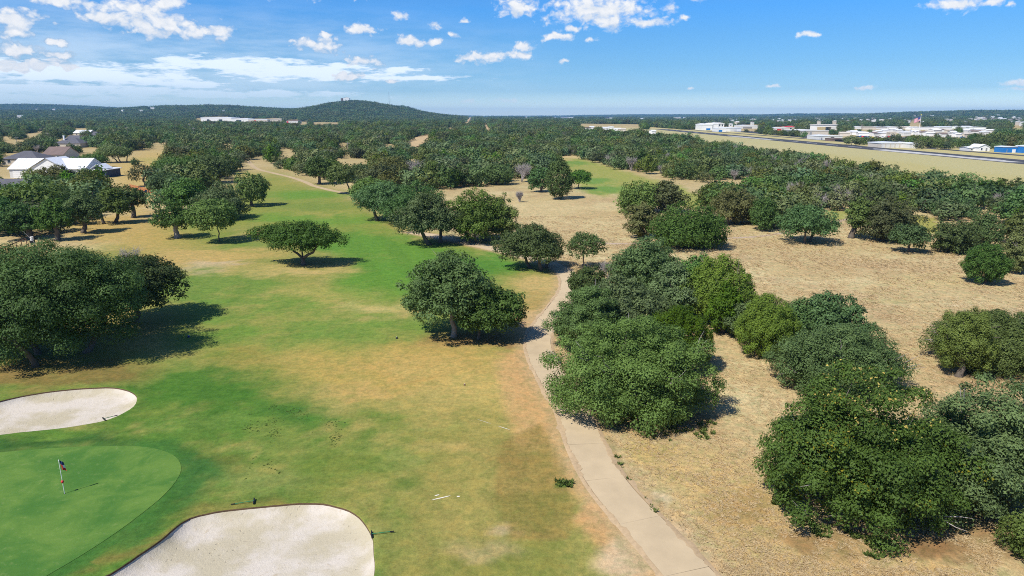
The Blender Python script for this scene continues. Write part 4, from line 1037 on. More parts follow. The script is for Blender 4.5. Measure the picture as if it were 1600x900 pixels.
def building(name, label, cat, loc, rz, w, d, hw, hr, roof='gable', wall='whitewall', rmat='metalroof', ov=.4, openings=(), group=None, ridge='x', chimney=None):
    """box walls with a gable, hip or low roof; front faces -y (towards the golf course)"""
    t = thing(name, label, cat, loc, rz, group)
    x, y = w / 2, d / 2
    wb = MB().box(-x, x, -y, y, -1.5, hw)
    if roof == 'gable' and ridge == 'x': wb.add([(-x, -y, hw), (-x, y, hw), (-x, 0, hw + hr - .06), (x, -y, hw), (x, y, hw), (x, 0, hw + hr - .06)], [(0, 1, 2), (3, 5, 4)])
    if roof == 'gable' and ridge == 'y': wb.add([(-x, -y, hw), (x, -y, hw), (0, -y, hw + hr - .06), (-x, y, hw), (x, y, hw), (0, y, hw + hr - .06)], [(0, 1, 2), (3, 5, 4)])
    wb.build('wall', M[wall], t)
    rb = MB(); th = .14
    if roof == 'gable':
        if ridge == 'x':
            s = hr / y; prof = [(-y - ov, hw - ov * s), (0, hw + hr), (y + ov, hw - ov * s)]
            V = [(sx * (x + ov), yy, zz_ + dz) for dz in (0, th) for sx in (-1, 1) for yy, zz_ in prof]
        else:
            s = hr / x; prof = [(-x - ov, hw - ov * s), (0, hw + hr), (x + ov, hw - ov * s)]
            V = [(xx, sy * (y + ov), zz_ + dz) for dz in (0, th) for sy in (-1, 1) for xx, zz_ in prof]
        rb.add(V, [(0, 1, 4, 3), (1, 2, 5, 4), (6, 9, 10, 7), (7, 10, 11, 8), (0, 3, 9, 6), (2, 8, 11, 5), (0, 6, 7, 1), (1, 7, 8, 2), (3, 4, 10, 9), (4, 5, 11, 10)])
        # standing seams
        if rmat == 'metalroof' and w < 60:
            n = int(w / .9)
            for k in range(1, n) if ridge == 'x' else ():
                xx = -x + w * k / n
                for sgn in (-1, 1):
                    rb.add([(xx - .03, sgn * (y + ov), hw - ov * s + th + .002), (xx + .03, sgn * (y + ov), hw - ov * s + th + .002), (xx + .03, 0, hw + hr + th + .002), (xx - .03, 0, hw + hr + th + .002), (xx, sgn * (y + ov), hw - ov * s + th + .06), (xx, 0, hw + hr + th + .06)], [(0, 4, 5, 3), (1, 2, 5, 4)])
    elif roof == 'hip':
        e = hw - .1; rx = max(x - y, .2)
        V = [(-x - ov, -y - ov, e), (x + ov, -y - ov, e), (x + ov, y + ov, e), (-x - ov, y + ov, e), (-rx, 0, hw + hr), (rx, 0, hw + hr)]
        rb.add(V, [(0, 1, 5, 4), (1, 2, 5), (2, 3, 4, 5), (3, 0, 4), (3, 2, 1, 0)])
    else:
        rb.prism([(-x - ov, hw), (x + ov, hw), (x + ov, hw + hr * .5), (0, hw + hr), (-x - ov, hw + hr * .5)], -y - ov, y + ov)
    ro = rb.build('roof', M[rmat], t)
    if chimney:
        cx, cy, ch = chimney; MB().box(cx - .5, cx + .5, cy - .5, cy + .5, hw * .8, ch).box(cx - .6, cx + .6, cy - .6, cy + .6, ch, ch + .15).build('chimney', M['white'], ro)
    for o in openings:
        k, x0, x1, z0, z1 = o[:5]
        if k == 'w': win(t, x0, x1, z0, z1, -y - .003)
        elif k == 'd': MB().box(x0, x1, -y - .07, -y - .003, z0, z1).build('door', M[o[5]], t)
        elif k == 'g':                                   # sectional garage or hangar door
            g = MB(); n = 4
            for q in range(n): g.box(x0, x1, -y - .07, -y - .004, z0 + (z1 - z0) * q / n + .02, z0 + (z1 - z0) * (q + 1) / n - .02)
            g.box(x0, x1, -y - .04, -y - .003, z0, z1); g.build('garage_door', M[o[5]], t)
    return t

VISIBLE = []                                             # picture areas kept clear of scattered trees
def place(px, py):
    return at_terrain(px, py)
def bsize(px0, px1, py):
    c = place((px0 + px1) / 2, py); return c, (px1 - px0) * (c[1] * CT + CAM_H * ST) / F_PX, (c[1] * CT + CAM_H * ST) / F_PX

# long white ranch house on the left
c, w, mpp = bsize(12, 128, 279); 
hz = .03
h = building('ranch_house', 'long white house with a white metal roof and a garage door', 'house', c + [0, 8, 0], hz, w, 13, 3.3, 3.2, 'gable', 'whitewall', 'metalroof',
             openings=(('g', -w / 2 + 1.2, -w / 2 + 7.2, 0, 2.7, 'white'), ('w', -3.5, -1.8, .9, 2.4), ('w', 2, 3.8, .9, 2.4), ('d', -1, .2, 0, 2.3, 'bluewall'), ('w', 8, 9.8, .9, 2.4)))
# front gable over the entrance, dark wing, and the porch wing on the right
gb = MB(); gx0, gx1, gy = -5.4, 7.4, -8.2
gm = (gx0 + gx1) / 2
V = [(gx0 - .5, gy, 3.0), (gm, gy, 7.0), (gx1 + .5, gy, 3.0), (gx0 - .5, 4, 3.0), (gm, 4, 7.0), (gx1 + .5, 4, 3.0)]
gb.add(V, [(0, 1, 4, 3), (1, 2, 5, 4)]).add([(a, b, z + .16) for a, b, z in V], [(0, 3, 4, 1), (1, 4, 5, 2)]); gb.build('roof', M['metalroof'], h)
MB().add([(gx0, gy + .4, 0), (gx1, gy + .4, 0), (gx1, gy + .4, 3.3), (gm, gy + .4, 6.8), (gx0, gy + .4, 3.3)], [(0, 1, 2, 3, 4)]).box(gx0, gx1, gy + .42, -6.6, 0, 3.2).build('wall', M['white'], h)
wx0 = w / 2 + .3
wing = MB().box(wx0, wx0 + 6.4, -5.5, 4.5, -1, 2.6); wing.build('wall', M['bluewall'], h)
MB().prism([(wx0 - 2.4, 2.62), (wx0 + 6.9, 2.62), (wx0 + 6.9, 2.85), (wx0 - 2.4, 3.3)], -6, 5).build('roof', M['metalroof'], h)
pg = MB(); pc = wx0 + 3.3; pg.add([(pc - 2.6, -5.2, 2.9), (pc, -5.2, 4.6), (pc + 2.6, -5.2, 2.9), (pc - 2.6, 1, 2.9), (pc, 1, 4.6), (pc + 2.6, 1, 2.9)], [(0, 1, 4, 3), (1, 2, 5, 4)])
pg.add([(pc - 2.6, -5.2, 3.1), (pc, -5.2, 4.8), (pc + 2.6, -5.2, 3.1), (pc - 2.6, 1, 3.1), (pc, 1, 4.8), (pc + 2.6, 1, 3.1)], [(0, 3, 4, 1), (1, 4, 5, 2), (0, 1, 4, 3)]); pg.build('porch_gable', M['metalroof'], h)
VISIBLE.append([(10, 241), (152, 241), (152, 264), (50, 266), (44, 283), (10, 283)])
def house(px0, px1, py, hw, hr, d, label, rmat='greyroof', wall='cream', roof='hip', rz=0., chim=None, vis=None, ops=True, group=None, name='house', cat='house'):
    c, w, mpp = bsize(px0, px1, py)
    op = (('w', -w * .3 - .7, -w * .3 + .7, 1, 2.2), ('w', w * .25 - .7, w * .25 + .7, 1, 2.2), ('d', -.5, .5, 0, 2.1, 'brownroof')) if ops else ()
    t = building(name, label, cat, c + [0, d / 2, 0], rz, w, d, hw, hr, roof, wall, rmat, openings=op, chimney=chim, group=group)
    if vis: VISIBLE.append(vis)
    return t
house(-22, 33, 316, 2.8, 2.6, 9, 'grey roofed house cut by the left picture edge below the white house', 'greyroof', 'brownroof', 'gable', vis=[(0, 280), (34, 280), (34, 294), (0, 294)])
house(4, 60, 258, 2.8, 3.2, 13, 'dark slate hip roofed house behind the long white house', 'greyroof', 'cream', 'hip', vis=[(4, 239), (60, 239), (60, 247), (4, 249)])
house(68, 100, 251, 3, 3.4, 13, 'brown roofed house peeping over the white house gable', 'brownroof', 'cream', 'gable', vis=[(74, 235), (97, 235), (97, 244), (74, 244)])
house(84, 126, 231, 3, 3.6, 15, 'grey roofed house with two white chimneys among the trees', 'greyroof', 'cream', 'hip', chim=(-4, -3, 8.2), vis=[(84, 217), (125, 217), (125, 226), (84, 226)])
house(104, 128, 223, 3, 2.6, 12, 'flat looking grey roof behind the house with two chimneys', 'greyroof', 'cream', 'gable', vis=[(104, 211), (127, 211), (127, 217), (104, 217)])
house(115, 140, 212, 3, 3, 14, 'pale grey roofed house in the left woodland', 'metalroof', 'cream', 'gable', vis=[(115, 200), (138, 200), (138, 206), (115, 206)])
house(143, 156, 216, 3, 3, 12, 'small house with a white gable end in the left woodland', 'greyroof', 'white', 'gable', vis=[(144, 207), (155, 207), (155, 212), (144, 212)])
# factory on the left horizon
def long_block(px0, px1, py, hpx, d, label, wall='white', rmat='metalroof', name='warehouse', cat='warehouse', vis=True, group=None, roof='low', ops=()):
    c, w, mpp = bsize(px0, px1, py); hh = hpx * mpp
    t = building(name, label, cat, c + [0, d / 2, 0], 0, w, d, hh * .78, hh * .22, roof, wall, rmat, ov=.3, openings=[(k, a * w, b * w, e * hh, f * hh, m_) for k, a, b, e, f, m_ in ops], group=group)
    if vis: VISIBLE.append([(px0, py - hpx - 1), (px1, py - hpx - 1), (px1, py), (px0, py)])
    return t
long_block(314, 362, 190, 7, 60, 'long white factory hall on the left horizon', ops=(('g', -.3, -.22, 0, .5, 'glass'), ('g', .1, .2, 0, .5, 'glass')))
long_block(361, 388, 190.5, 5.5, 50, 'white factory annex right of the long factory hall', ops=(('g', -.2, .1, 0, .5, 'glass'),))
long_block(388, 418, 191, 5, 40, 'pale works building with red trim on the left horizon', 'cream', ops=(('d', -.2, -.1, .2, .6, 'red'),))
long_block(418, 440, 191, 5.5, 40, 'beige works building right of the one with red trim', 'cream', 'cream')
long_block(447, 466, 193, 5, 30, 'right hand end building of the left horizon works', 'whitewall', 'brownroof', ops=(('d', -.45, -.3, .1, .7, 'red'),))
VISIBLE += [[(304, 184), (316, 184), (316, 188), (304, 188)], [(470, 190), (482, 190), (482, 195), (470, 195)], [(489, 190.5), (531, 191), (531, 195), (489, 195)]]
# white building on the hilltop
cx_, cy_ = polar(541, 2990); zc = ground_z(cx_, cy_)[0]
building('hilltop_building', 'white building standing on top of the wooded hill', 'building', (cx_ + 6, cy_, zc + 7), 0, 26, 16, 11, 4, 'gable', 'white', 'white', ridge='y', openings=(('d', -9, 9, 2, 8, 'white'),))
t = thing('water_tank', 'dark water tank beside the white hilltop building', 'tank', (cx_ - 14, cy_, zc))
MB().tube([(0, 0, 0), (0, 0, 17)], 5, 16).build('tank_wall', M['brownroof'], t); MB().tube([(0, 0, 17), (0, 0, 19.5)], [5.2, .5], 16).build('roof', M['steel'], t)
cx_, cy_ = polar(609, 3050)
t = thing('radio_mast', 'thin radio mast on the right shoulder of the wooded hill', 'mast', (cx_, cy_, ground_z(cx_, cy_)[0]))
mb = MB().tube([(0, 0, 0), (0, 0, 62)], [.8, .5], 5)
for k in range(4): mb.tube([(0, 0, 55 - k * 12), (12 * math.cos(k * 1.6), 12 * math.sin(k * 1.6), 0)], .06, 3)
mb.build('lattice', M['steel'], t)

# airport side: hangars and works
long_block(1097, 1113, 203.5, 10, 40, 'tall white plant building with a blue base, left end', 'white', 'white', 'plant_building', 'building', ops=(('g', -.1, .3, 0, .3, 'blue'),))
long_block(1112, 1122, 203, 10.5, 40, 'tall white plant building, middle bay', 'white', 'white', 'plant_building', 'building', ops=(('d', -.45, -.3, .1, .9, 'glass'),))
long_block(1121, 1131, 203, 11, 44, 'tall white plant building, right bay with dark windows', 'white', 'whitewall', 'plant_building', 'building', ops=(('w', -.3, -.1, .5, .8, 0), ('w', .1, .3, .5, .8, 0)))
long_block(1120, 1134, 206, 6, 24, 'low white annex in front of the tall plant', 'white', 'metalroof', ops=(('g', -.3, .1, 0, .5, 'blue'),))
long_block(1134, 1158, 205.5, 6.5, 30, 'white hangar right of the tall plant', 'white', 'metalroof', 'hangar', 'hangar', ops=(('g', -.2, .2, 0, .55, 'whitewall'),))
long_block(1158, 1186, 201, 5.5, 40, 'silver roofed long hangar behind the airfield trees', 'whitewall', 'metalroof', 'hangar', 'hangar', ops=(('g', -.4, .1, 0, .5, 'steel'),))
long_block(1139, 1145, 198, 5, 20, 'little white tower house behind the hangars', 'white', 'metalroof', 'building', 'building', ops=(('w', -.2, .1, .3, .6, 0),))
long_block(1207, 1230, 204, 5, 40, 'white shop shed left of the red roofed shop', 'whitewall', 'metalroof', ops=(('g', -.2, .1, 0, .5, 'red'),))
long_block(1229, 1242, 202.5, 5, 30, 'red roofed shop beyond the airfield trees', 'cream', 'red', 'shop', 'shop', roof='gable', ops=(('d', -.1, .1, 0, .5, 'glass'),))
long_block(1252, 1294, 212, 9, 46, 'long cream store building beyond the taxiway', 'cream', 'whitewall', ops=(('g', -.42, -.3, 0, .5, 'glass'), ('d', -.2, -.12, 0, .6, 'steel')))
long_block(1279, 1316, 218.5, 7, 26, 'pale mint hangar beside the taxiway', 'whitewall', 'metalroof', 'hangar', 'hangar', ops=(('g', .0, .15, 0, .6, 'glass'), ('d', -.4, -.35, 0, .5, 'steel')))
long_block(1300, 1322, 221, 5, 14, 'brown open shed at the foot of the pale mint hangar', 'brownroof', 'brownroof', 'shed', 'shed', ops=(('g', -.3, .3, 0, .5, 'black'),))
long_block(1376, 1422, 231, 8.5, 18, 'long beige row of metal hangars', 'cream', 'metalroof', 'hangar', 'hangar', ops=[('g', -.48 + k * .16, -.36 + k * .16, 0, .62, 'whitewall') for k in range(6)])
long_block(1421, 1433, 232, 9, 18, 'end hangar of the beige row with a white door', 'whitewall', 'metalroof', 'hangar', 'hangar', ops=(('g', -.2, .35, 0, .7, 'white'),))
long_block(1513, 1529, 236, 6, 9, 'small white house with a porch beside the blue hangars', 'whitewall', 'metalroof', 'house', 'house', roof='gable', ops=(('w', -.3, -.1, .25, .5, 0), ('d', .1, .2, 0, .5, 'glass')))
c, w, mpp = bsize(1528, 1546, 236.5)
building('house', 'white gabled house left of the blue hangars', 'house', c + [0, 5, 0], 0, w, 10, 2.6, 1.6, 'gable', 'white', 'metalroof', ridge='y', openings=(('w', -2, -1, .8, 2), ('d', 1, 2, 0, 2.1, 'steel')))
VISIBLE.append([(1512, 227), (1547, 227), (1547, 238), (1512, 238)])
def blue_hangar(px0, px1, py, hpx, label):
    c, w, mpp = bsize(px0, px1, py); hh = hpx * mpp
    t = building('hangar', label, 'hangar', c + [0, 4, 0], 0, w, 8, hh * .84, hh * .16, 'low', 'blue', 'metalroof', ov=.25, openings=(('g', w * .16, w * .42, 0, hh * .5, 'white'), ('d', -w * .25, -w * .2, 0, hh * .5, 'steel')))
    rb = MB()
    for k in range(1, 12): x = -w / 2 + w * k / 12; rb.box(x - .05, x + .05, -4.05, -3.99, 0, hh * .82)
    rb.build('wall_rib', M['blue'], t)
    VISIBLE.append([(px0, py - hpx), (px1, py - hpx), (px1, py + 1), (px0, py + 1)])
blue_hangar(1567, 1588, 238.5, 10.0, 'blue metal hangar with a white door, left one')
blue_hangar(1601, 1626, 239.5, 12.0, 'blue metal hangar at the right picture edge')
# white arch building
c, w, mpp = bsize(1274, 1308, 204)
t = thing('arch_building', 'long white canopy building with an open middle', 'building', c)
hh = 9 * mpp
MB().box(-w / 2, w / 2, 0, 20, hh * .62, hh).box(-w / 2 - 1, w / 2 + 1, -1, 21, hh, hh * 1.05).build('canopy', M['white'], t)
MB().box(-w / 2, -w / 2 + 2.5, 0.1, 19.9, -1, hh * .62).build('pillar', M['white'], t); MB().box(w / 2 - 9, w / 2, 0.1, 19.9, -1, hh * .62).build('pillar', M['whitewall'], t)
VISIBLE.append([(1273, 194), (1309, 194), (1309, 203), (1273, 203)])

# giant flag on its pole
c = place(1434, 218); mpp = (c[1] * CT) / F_PX
t = thing('flagpole', 'tall white flagpole with a big faded striped flag beyond the taxiway', 'flagpole', c)
FH = 38 * mpp * 1.0
MB().tube([(0, 0, 0), (0, 0, FH)], [.26, .15], 8).build('pole', M['white'], t)
MB().tube([(0, 0, FH), (0, 0, FH + .5)], [.5, .15], 8).build('finial', M['yellowp'], t)
def mat_flag():
    m = bpy.data.materials.new('striped_flag_cloth'); m.use_nodes = True; n = NT(m.node_tree)
    g = n.n('ShaderNodeAttribute', attribute_name='uvp').outputs['Vector']; s = n.n('ShaderNodeSeparateXYZ', i={0: g}).outputs
    st = n.m('GREATER_THAN', n.m('FRACT', n.m('MULTIPLY', s[1], 6.5)), .5)
    ca = n.m('MULTIPLY', n.m('LESS_THAN', s[0], .4), n.m('GREATER_THAN', s[1], .46))
    cc = n.mix(ca, n.mix(st, (.62, .10, .16), (.72, .62, .66)), (.05, .06, .26))
    b = n.n('ShaderNodeBsdfPrincipled', i={'Base Color': cc, 'Roughness': .8}); n.n('ShaderNodeOutputMaterial', i={0: b.outputs[0]}); return m
M['pinkflag'] = mat_flag()
nu, nv = 14, 8; V, U = [], []
for a in range(nu + 1):
    for b in range(nv + 1):
        u, v = a / nu, b / nv
        V.append((-u * 10.5 * mpp * .9 - .3, .35 * math.sin(u * 9) * u, FH - 3.2 * mpp - (1 - v) * 6.3 * mpp - u * 3.6 * mpp)); U.append((u, v, 0))
fq = [(a * (nv + 1) + b, (a + 1) * (nv + 1) + b, (a + 1) * (nv + 1) + b + 1, a * (nv + 1) + b + 1) for a in range(nu) for b in range(nv)]
me = np_mesh('flag', V, fq, [M['pinkflag']], smooth=True); at2 = me.attributes.new('uvp', 'FLOAT_VECTOR', 'POINT'); at2.data.foreach_set('vector', np.array(U, np.float32).ravel())
link(bpy.data.objects.new('flag', me), t)
VISIBLE.append([(1420, 186), (1440, 180), (1440, 212), (1420, 200)])

# the town: pale blocks strung out behind the airfield and up the hills
rt = random.Random(3)
def town(px, py, wpx, hpx, label, group, i):
    c, w, mpp = bsize(px - wpx / 2, px + wpx / 2, py)
    if c[1] > 12000: return
    side = 'left of the flagpole' if px < 1425 else 'right of the flagpole'
    rf_ = rt.choice(['gable', 'low'])
    wall, rm = rt.choice([('white', 'metalroof'), ('cream', 'white'), ('whitewall', 'brownroof'), ('whitewall', 'metalroof'), ('cream', 'cream'), ('white', 'metalroof')])
    if group in ('pale sheds of the town strip', 'long roofs behind the town strip', 'hillside houses behind the town'):
        wd_ = {'white': 'white', 'cream': 'cream', 'whitewall': 'light grey'}[wall] + (' gabled' if rf_ == 'gable' else ' flat roofed') + (' brown topped' if rm == 'brownroof' else '')
        sz = 'wide ' if wpx > (10 if hpx > 2.5 else 3.6) else 'narrow '
        label = sz + wd_ + {'p': ' shed in the town strip ', 'l': ' long building behind the town strip ', 'h': ' house on the wooded hillside '}[group[0]] + side; group = group + ': ' + label
    t = building('town_building', label, 'building', c + [0, w * .3, 0], rt.uniform(-.3, .3), w, max(10, w * .6), max(8. if group[0] == 'h' else 3.5, hpx * mpp * .8), max(1, hpx * mpp * .25), rf_, wall, rm, group=group)
    VISIBLE.append([(px - wpx / 2, py - hpx), (px + wpx / 2, py - hpx), (px + wpx / 2, py), (px - wpx / 2, py)])
for i in range(34):
    px = 1322 + i * 7.0 + rt.uniform(-3, 3); town(px, rt.choice([207, 209, 210.5, 212, 213.5]) + rt.uniform(-1, 1), rt.uniform(6, 15), rt.uniform(3, 5), 'pale low shop or shed in the crowded strip of town behind the giant flag', 'pale sheds of the town strip', i)
for i in range(12):
    town(1342 + i * 17 + rt.uniform(-6, 6), 202 + rt.uniform(-1, 1), rt.uniform(14, 26), 3, 'long pale roof at the back of the town strip', 'long roofs behind the town strip', i)
for i in range(60):
    px = rt.uniform(1130, 1600); py = 182 + (rt.random() ** 1.3) * 15; 
    if px < 1380 and py < 187: py += 6
    town(px, py, rt.uniform(2.2, 5), rt.uniform(1.3, 2.2), 'small white house dotted on the wooded hillside behind the town', 'hillside houses behind the town', i)
for i in range(14):
    town(rt.uniform(1535, 1600), rt.uniform(184, 190), rt.uniform(3, 9), rt.uniform(1.5, 2.5), 'pale house in the terraced estate on the right horizon', 'terraced estate on the right horizon', i)
for px, py, w_ in ((822, 184.5, 7), (868, 185, 5), (882, 185, 14), (893, 185, 9), (948, 186, 7), (955, 186, 6), (1003, 187, 9), (1058, 186, 13), (1070, 186, 4), (915, 187, 4), (973, 188, 4), (1022, 190, 3)):
    town(px, py, w_, 2.2, 'pale block on the plain along the middle horizon', 'pale blocks along the middle horizon', 0)
for px, py, w_, hp in ((918, 203, 8, 4), (925, 202, 7, 3), (946, 203, 10, 4), (955, 202, 9, 4), (965, 205, 10, 4), (972, 206, 12, 4), (1020, 209, 7, 3), (875, 194.5, 12, 2)):
    town(px, py, w_, hp, 'low pale shed at the edge of the woodland by the far straw field', 'sheds by the far straw field', 0)
VISIBLE += [[(905, 193), (1000, 194), (1000, 202), (960, 200), (905, 197)], [(1012, 198), (1060, 202), (1060, 208), (1030, 206)]]
for px, py in ((84, 172), (192, 175), (220, 175), (238, 170.5), (350, 176), (31, 185), (57, 172), (86, 174)):
    town(px, py, rt.uniform(3, 8), 1.6, 'tiny white house on the ridge along the left horizon', 'houses on the left ridge', 0)
# cars on the dealer lots
car = None
for i in range(38):
    px = rt.choice([rt.uniform(1340, 1400), rt.uniform(1330, 1530)]); py = 214 + rt.uniform(0, 2)
    c = place(px, py); colr = rt.choice(['white', 'steel', 'red', 'navy', 'black', 'blue', 'yellowp', 'white', 'steel'])
    mb = MB().prism([(-2.2, .35), (2.2, .35), (2.25, .85), (1.3, 1.0), (.7, 1.5), (-1.2, 1.5), (-1.9, 1.0), (-2.25, .9)], -.9, .9)
    for sx in (-1.35, 1.4):
        for sy in (-.92, .74): mb.tube([(sx, sy, .34), (sx, sy + .18, .34)], .34, 10, 1)
    mb.box(-1.1, .65, -.93, .93, 1.02, 1.4, 2)
    o = mb.build('parked_car', [M[colr], M['black'], M['glass']]); o.location = c; o.rotation_euler = (0, 0, rt.uniform(-.4, .4))
    word = {'white': 'white', 'steel': 'silver', 'red': 'red', 'navy': 'dark blue', 'black': 'black', 'blue': 'bright blue', 'yellowp': 'yellow'}[colr]
    tag(o, word + ' car parked on the sales lot below the giant flag', 'car', word + ' cars on the sales lot')
VISIBLE.append([(1335, 210), (1400, 210), (1400, 213), (1335, 213)])

# power poles in the left woodland
for px, py, top, lab in ((77, 226, 207, 'power pole nearest the road gap in the left woodland'), (28, 232, 214, 'power pole at the left edge of the woodland road'), (201, 222, 199, 'power pole above the left woodland, right of the pale roofed house'), (305, 222, 200, 'power pole in the woodland below the white factory'), (544, 240, 222, 'power pole in the central woodland')):
    c = place(px, py); mpp = (c[1] * CT + CAM_H * ST) / F_PX; hh = (py - top) * mpp
    t = thing('power_pole', lab, 'power pole', c); MB().tube([(0, 0, -.3), (0, 0, hh)], [.17, .11], 7).build('pole', M['twig'], t)
    MB().box(-1.3, 1.3, -.08, .08, hh - .9, hh - .7).build('crossarm', M['twig'], t)
    for sx in (-1.1, 0, 1.1): MB().tube([(sx, 0, hh - .7 if sx else hh), (sx, 0, hh - .42 if sx else hh + .25)], .07, 6).build('insulator', M['steel'], t)

# ------------------------------------------------------------------ woodland
CUTS = [[(636, 226), (650, 214), (664, 212), (675, 210.5), (668, 219), (655, 229)], [(700, 199), (709, 199), (709, 202), (700, 202)],
        [(722, 194), (733, 182.5), (739, 182), (739, 187), (728, 194)], [(754, 181), (757, 181), (763, 199), (769, 204), (763, 206), (757, 198)],
        [(0, 214), (20, 212), (20, 224), (0, 224)], [(38, 209), (64, 206), (72, 203), (72, 207), (45, 216)], [(22, 218), (45, 217), (40, 222), (20, 226)],
        [(128, 226), (157, 233), (157, 238), (130, 234)], [(150, 236), (165, 238), (165, 246), (152, 242)],
        [(437, 232), (465, 233), (460, 244), (437, 244)], [(528, 223), (545, 223), (545, 232), (528, 232)], [(600, 224), (616, 224), (616, 230), (600, 230)],
        [(525, 250), (576, 246), (576, 258), (525, 258)], [(640, 244), (652, 248), (652, 256), (640, 256)], [(400, 242), (412, 248), (412, 256), (400, 260)],
        [(905, 194), (998, 194), (998, 199), (905, 196)], [(1580, 196), (1600, 195), (1600, 204), (1578, 204)], [(1385, 338), (1450, 332), (1465, 366), (1395, 362)],
        [(1300, 330), (1318, 330), (1318, 345), (1300, 345)], [(1500, 325), (1545, 328), (1545, 345), (1500, 340)],
        [(343, 226), (365, 224), (365, 230), (343, 232)], [(235, 224), (262, 222), (262, 228), (235, 230)]]
# open ground, by where a trunk would stand
OPEN = [[(-300, 1000), (-300, 375), (0, 378), (150, 372), (160, 300), (150, 270), (170, 240), (238, 233), (270, 238), (262, 262), (245, 300), (250, 330), (330, 300), (375, 255), (400, 247), (430, 262), (480, 274), (500, 282), (545, 288), (620, 300), (700, 294), (760, 291), (815, 290), (840, 285), (866, 262), (868, 244), (905, 244), (950, 261), (1008, 272), (1052, 282), (1108, 291), (1140, 298), (1112, 316), (1140, 350), (1215, 362), (1300, 345), (1400, 345), (1450, 338), (1470, 370), (1520, 390), (1560, 425), (1620, 440), (1900, 470), (1900, 1000)],
        [(-40, 262), (0, 262), (10, 243), (150, 243), (160, 262), (160, 290), (60, 296), (-40, 300)]]
def open_world(X, Y):
    w = fbm(X / 30, Y / 30, 3, 81) * 26
    af = (X + w * .7 > 134) & (X < 302) & (Y < 1120) & (Y > 150)
    st = (X > 300) & (X < 345) & (Y > 330) & (Y < 1150) & (fbm(X / 20, Y / 20, 2, 83) > -.02)
    return af | st

def tree_ok(X, Y, Z, h, r):
    px, py, d = project(X, Y, Z); _, pt, _ = project(X, Y, Z + h)
    rp = F_PX * r / d
    ok = (px > -70) & (px < 1670) & (py < 700)
    for poly in OPEN: ok &= ~inside(px, py, poly)
    ok &= ~open_world(X, Y)
    for poly in CUTS + VISIBLE:
        for f in (.05, .35, .65, .95):
            for s in (-.7, 0, .7): ok &= ~inside(px + s * rp, py + (pt - py) * f, poly)
    return ok

def scatter(y0, y1, sp, seed, jit=.85):
    rng = np.random.default_rng(seed); xm = y1 * .80
    nxx, nyy = int(2 * xm / sp), int((y1 - y0) / sp)
    gx, gy = np.meshgrid(np.arange(nxx), np.arange(nyy))
    X = (-xm + gx * sp + (gy % 2) * sp * .5 + rng.uniform(-jit, jit, gx.shape) * sp * .5).ravel(); Y = (y0 + gy * sp + rng.uniform(-jit, jit, gx.shape) * sp * .5).ravel()
    k = np.abs(X) < Y * .80 + 20; X, Y = X[k], Y[k]
    return X, Y, rng

fv = []                                                  # crown and trunk meshes shared by the woodland trees
def variant(kind, seed, r, h, b, nleaf, leaf, mat, ncl, dens=1.):
    V, tint, cen, cr = crown_geo(seed, r, r * .95, b * h, h, nleaf, leaf, ncl, kind, clump=.30, asym=.3)
    return leaf_mesh('woodland_crown', V, tint, M[mat]), trunk_mb(seed, cen, b * h, h, .17, 1, 4, fork=.7, sides=5)
mid = []
for s, (kind, r, h, b, mat) in enumerate([('oak', 3.6, 6.0, .10, 'far'), ('oak', 4.2, 6.6, .12, 'oak'), ('oak', 3.2, 5.4, .08, 'far'), ('oak', 3.9, 6.2, .1, 'oakgrey'), ('juniper', 2.6, 6.4, .04, 'juniper'), ('juniper', 2.9, 5.6, .04, 'far'), ('oak', 3.4, 6.0, .1, 'brown')]):
    cm, tm = variant(kind, 100 + s, r, h, b, 950, .72, mat, 22)
    to = tm.build('trunk', M['bark']); tme = to.data; bpy.data.objects.remove(to)
    mid.append((cm, tme, r, h))
greyo = twig_mb(5, 5.2, 2.6, 70, .075).build('twigs', M['twig']); grey_me = greyo.data; bpy.data.objects.remove(greyo)

X, Y, rng = scatter(118, 470, 5.5, 1)
X = X.copy(); sc_ = rng.uniform(.62, 1.22, len(X)); Z = ground_z(X, Y)
clump_n = fbm(X / 28, Y / 28, 3, 90)
sc_ = np.where(X > 55, sc_ * .84, sc_)
px0_, py0_, _ = project(X, Y, Z); clump_n = clump_n - .16 * ((px0_ > 1080) & (py0_ > 283)) - .05 * ((px0_ > 1080) & (py0_ > 262))
ok = tree_ok(X, Y, Z, 6 * sc_, 3.4 * sc_) & (clump_n > -.24)
for tx, ty, tr in TREES_PLACED: ok &= (X - tx) ** 2 + (Y - ty) ** 2 > (tr * .8 + 1.6) ** 2
X, Y, Z, sc_ = X[ok], Y[ok], Z[ok], sc_[ok]
bx_, by_, _ = project(X, Y, Z)
order = np.argsort(Y); NIND = 185
mpick = rng.choice(7, len(X), p=[.24, .2, .14, .16, .10, .10, .06]); rotz = rng.uniform(0, 6.28, len(X)); isgrey = rng.random(len(X)) < np.where((bx_ > 1150) & (by_ > 255), .13, .05)
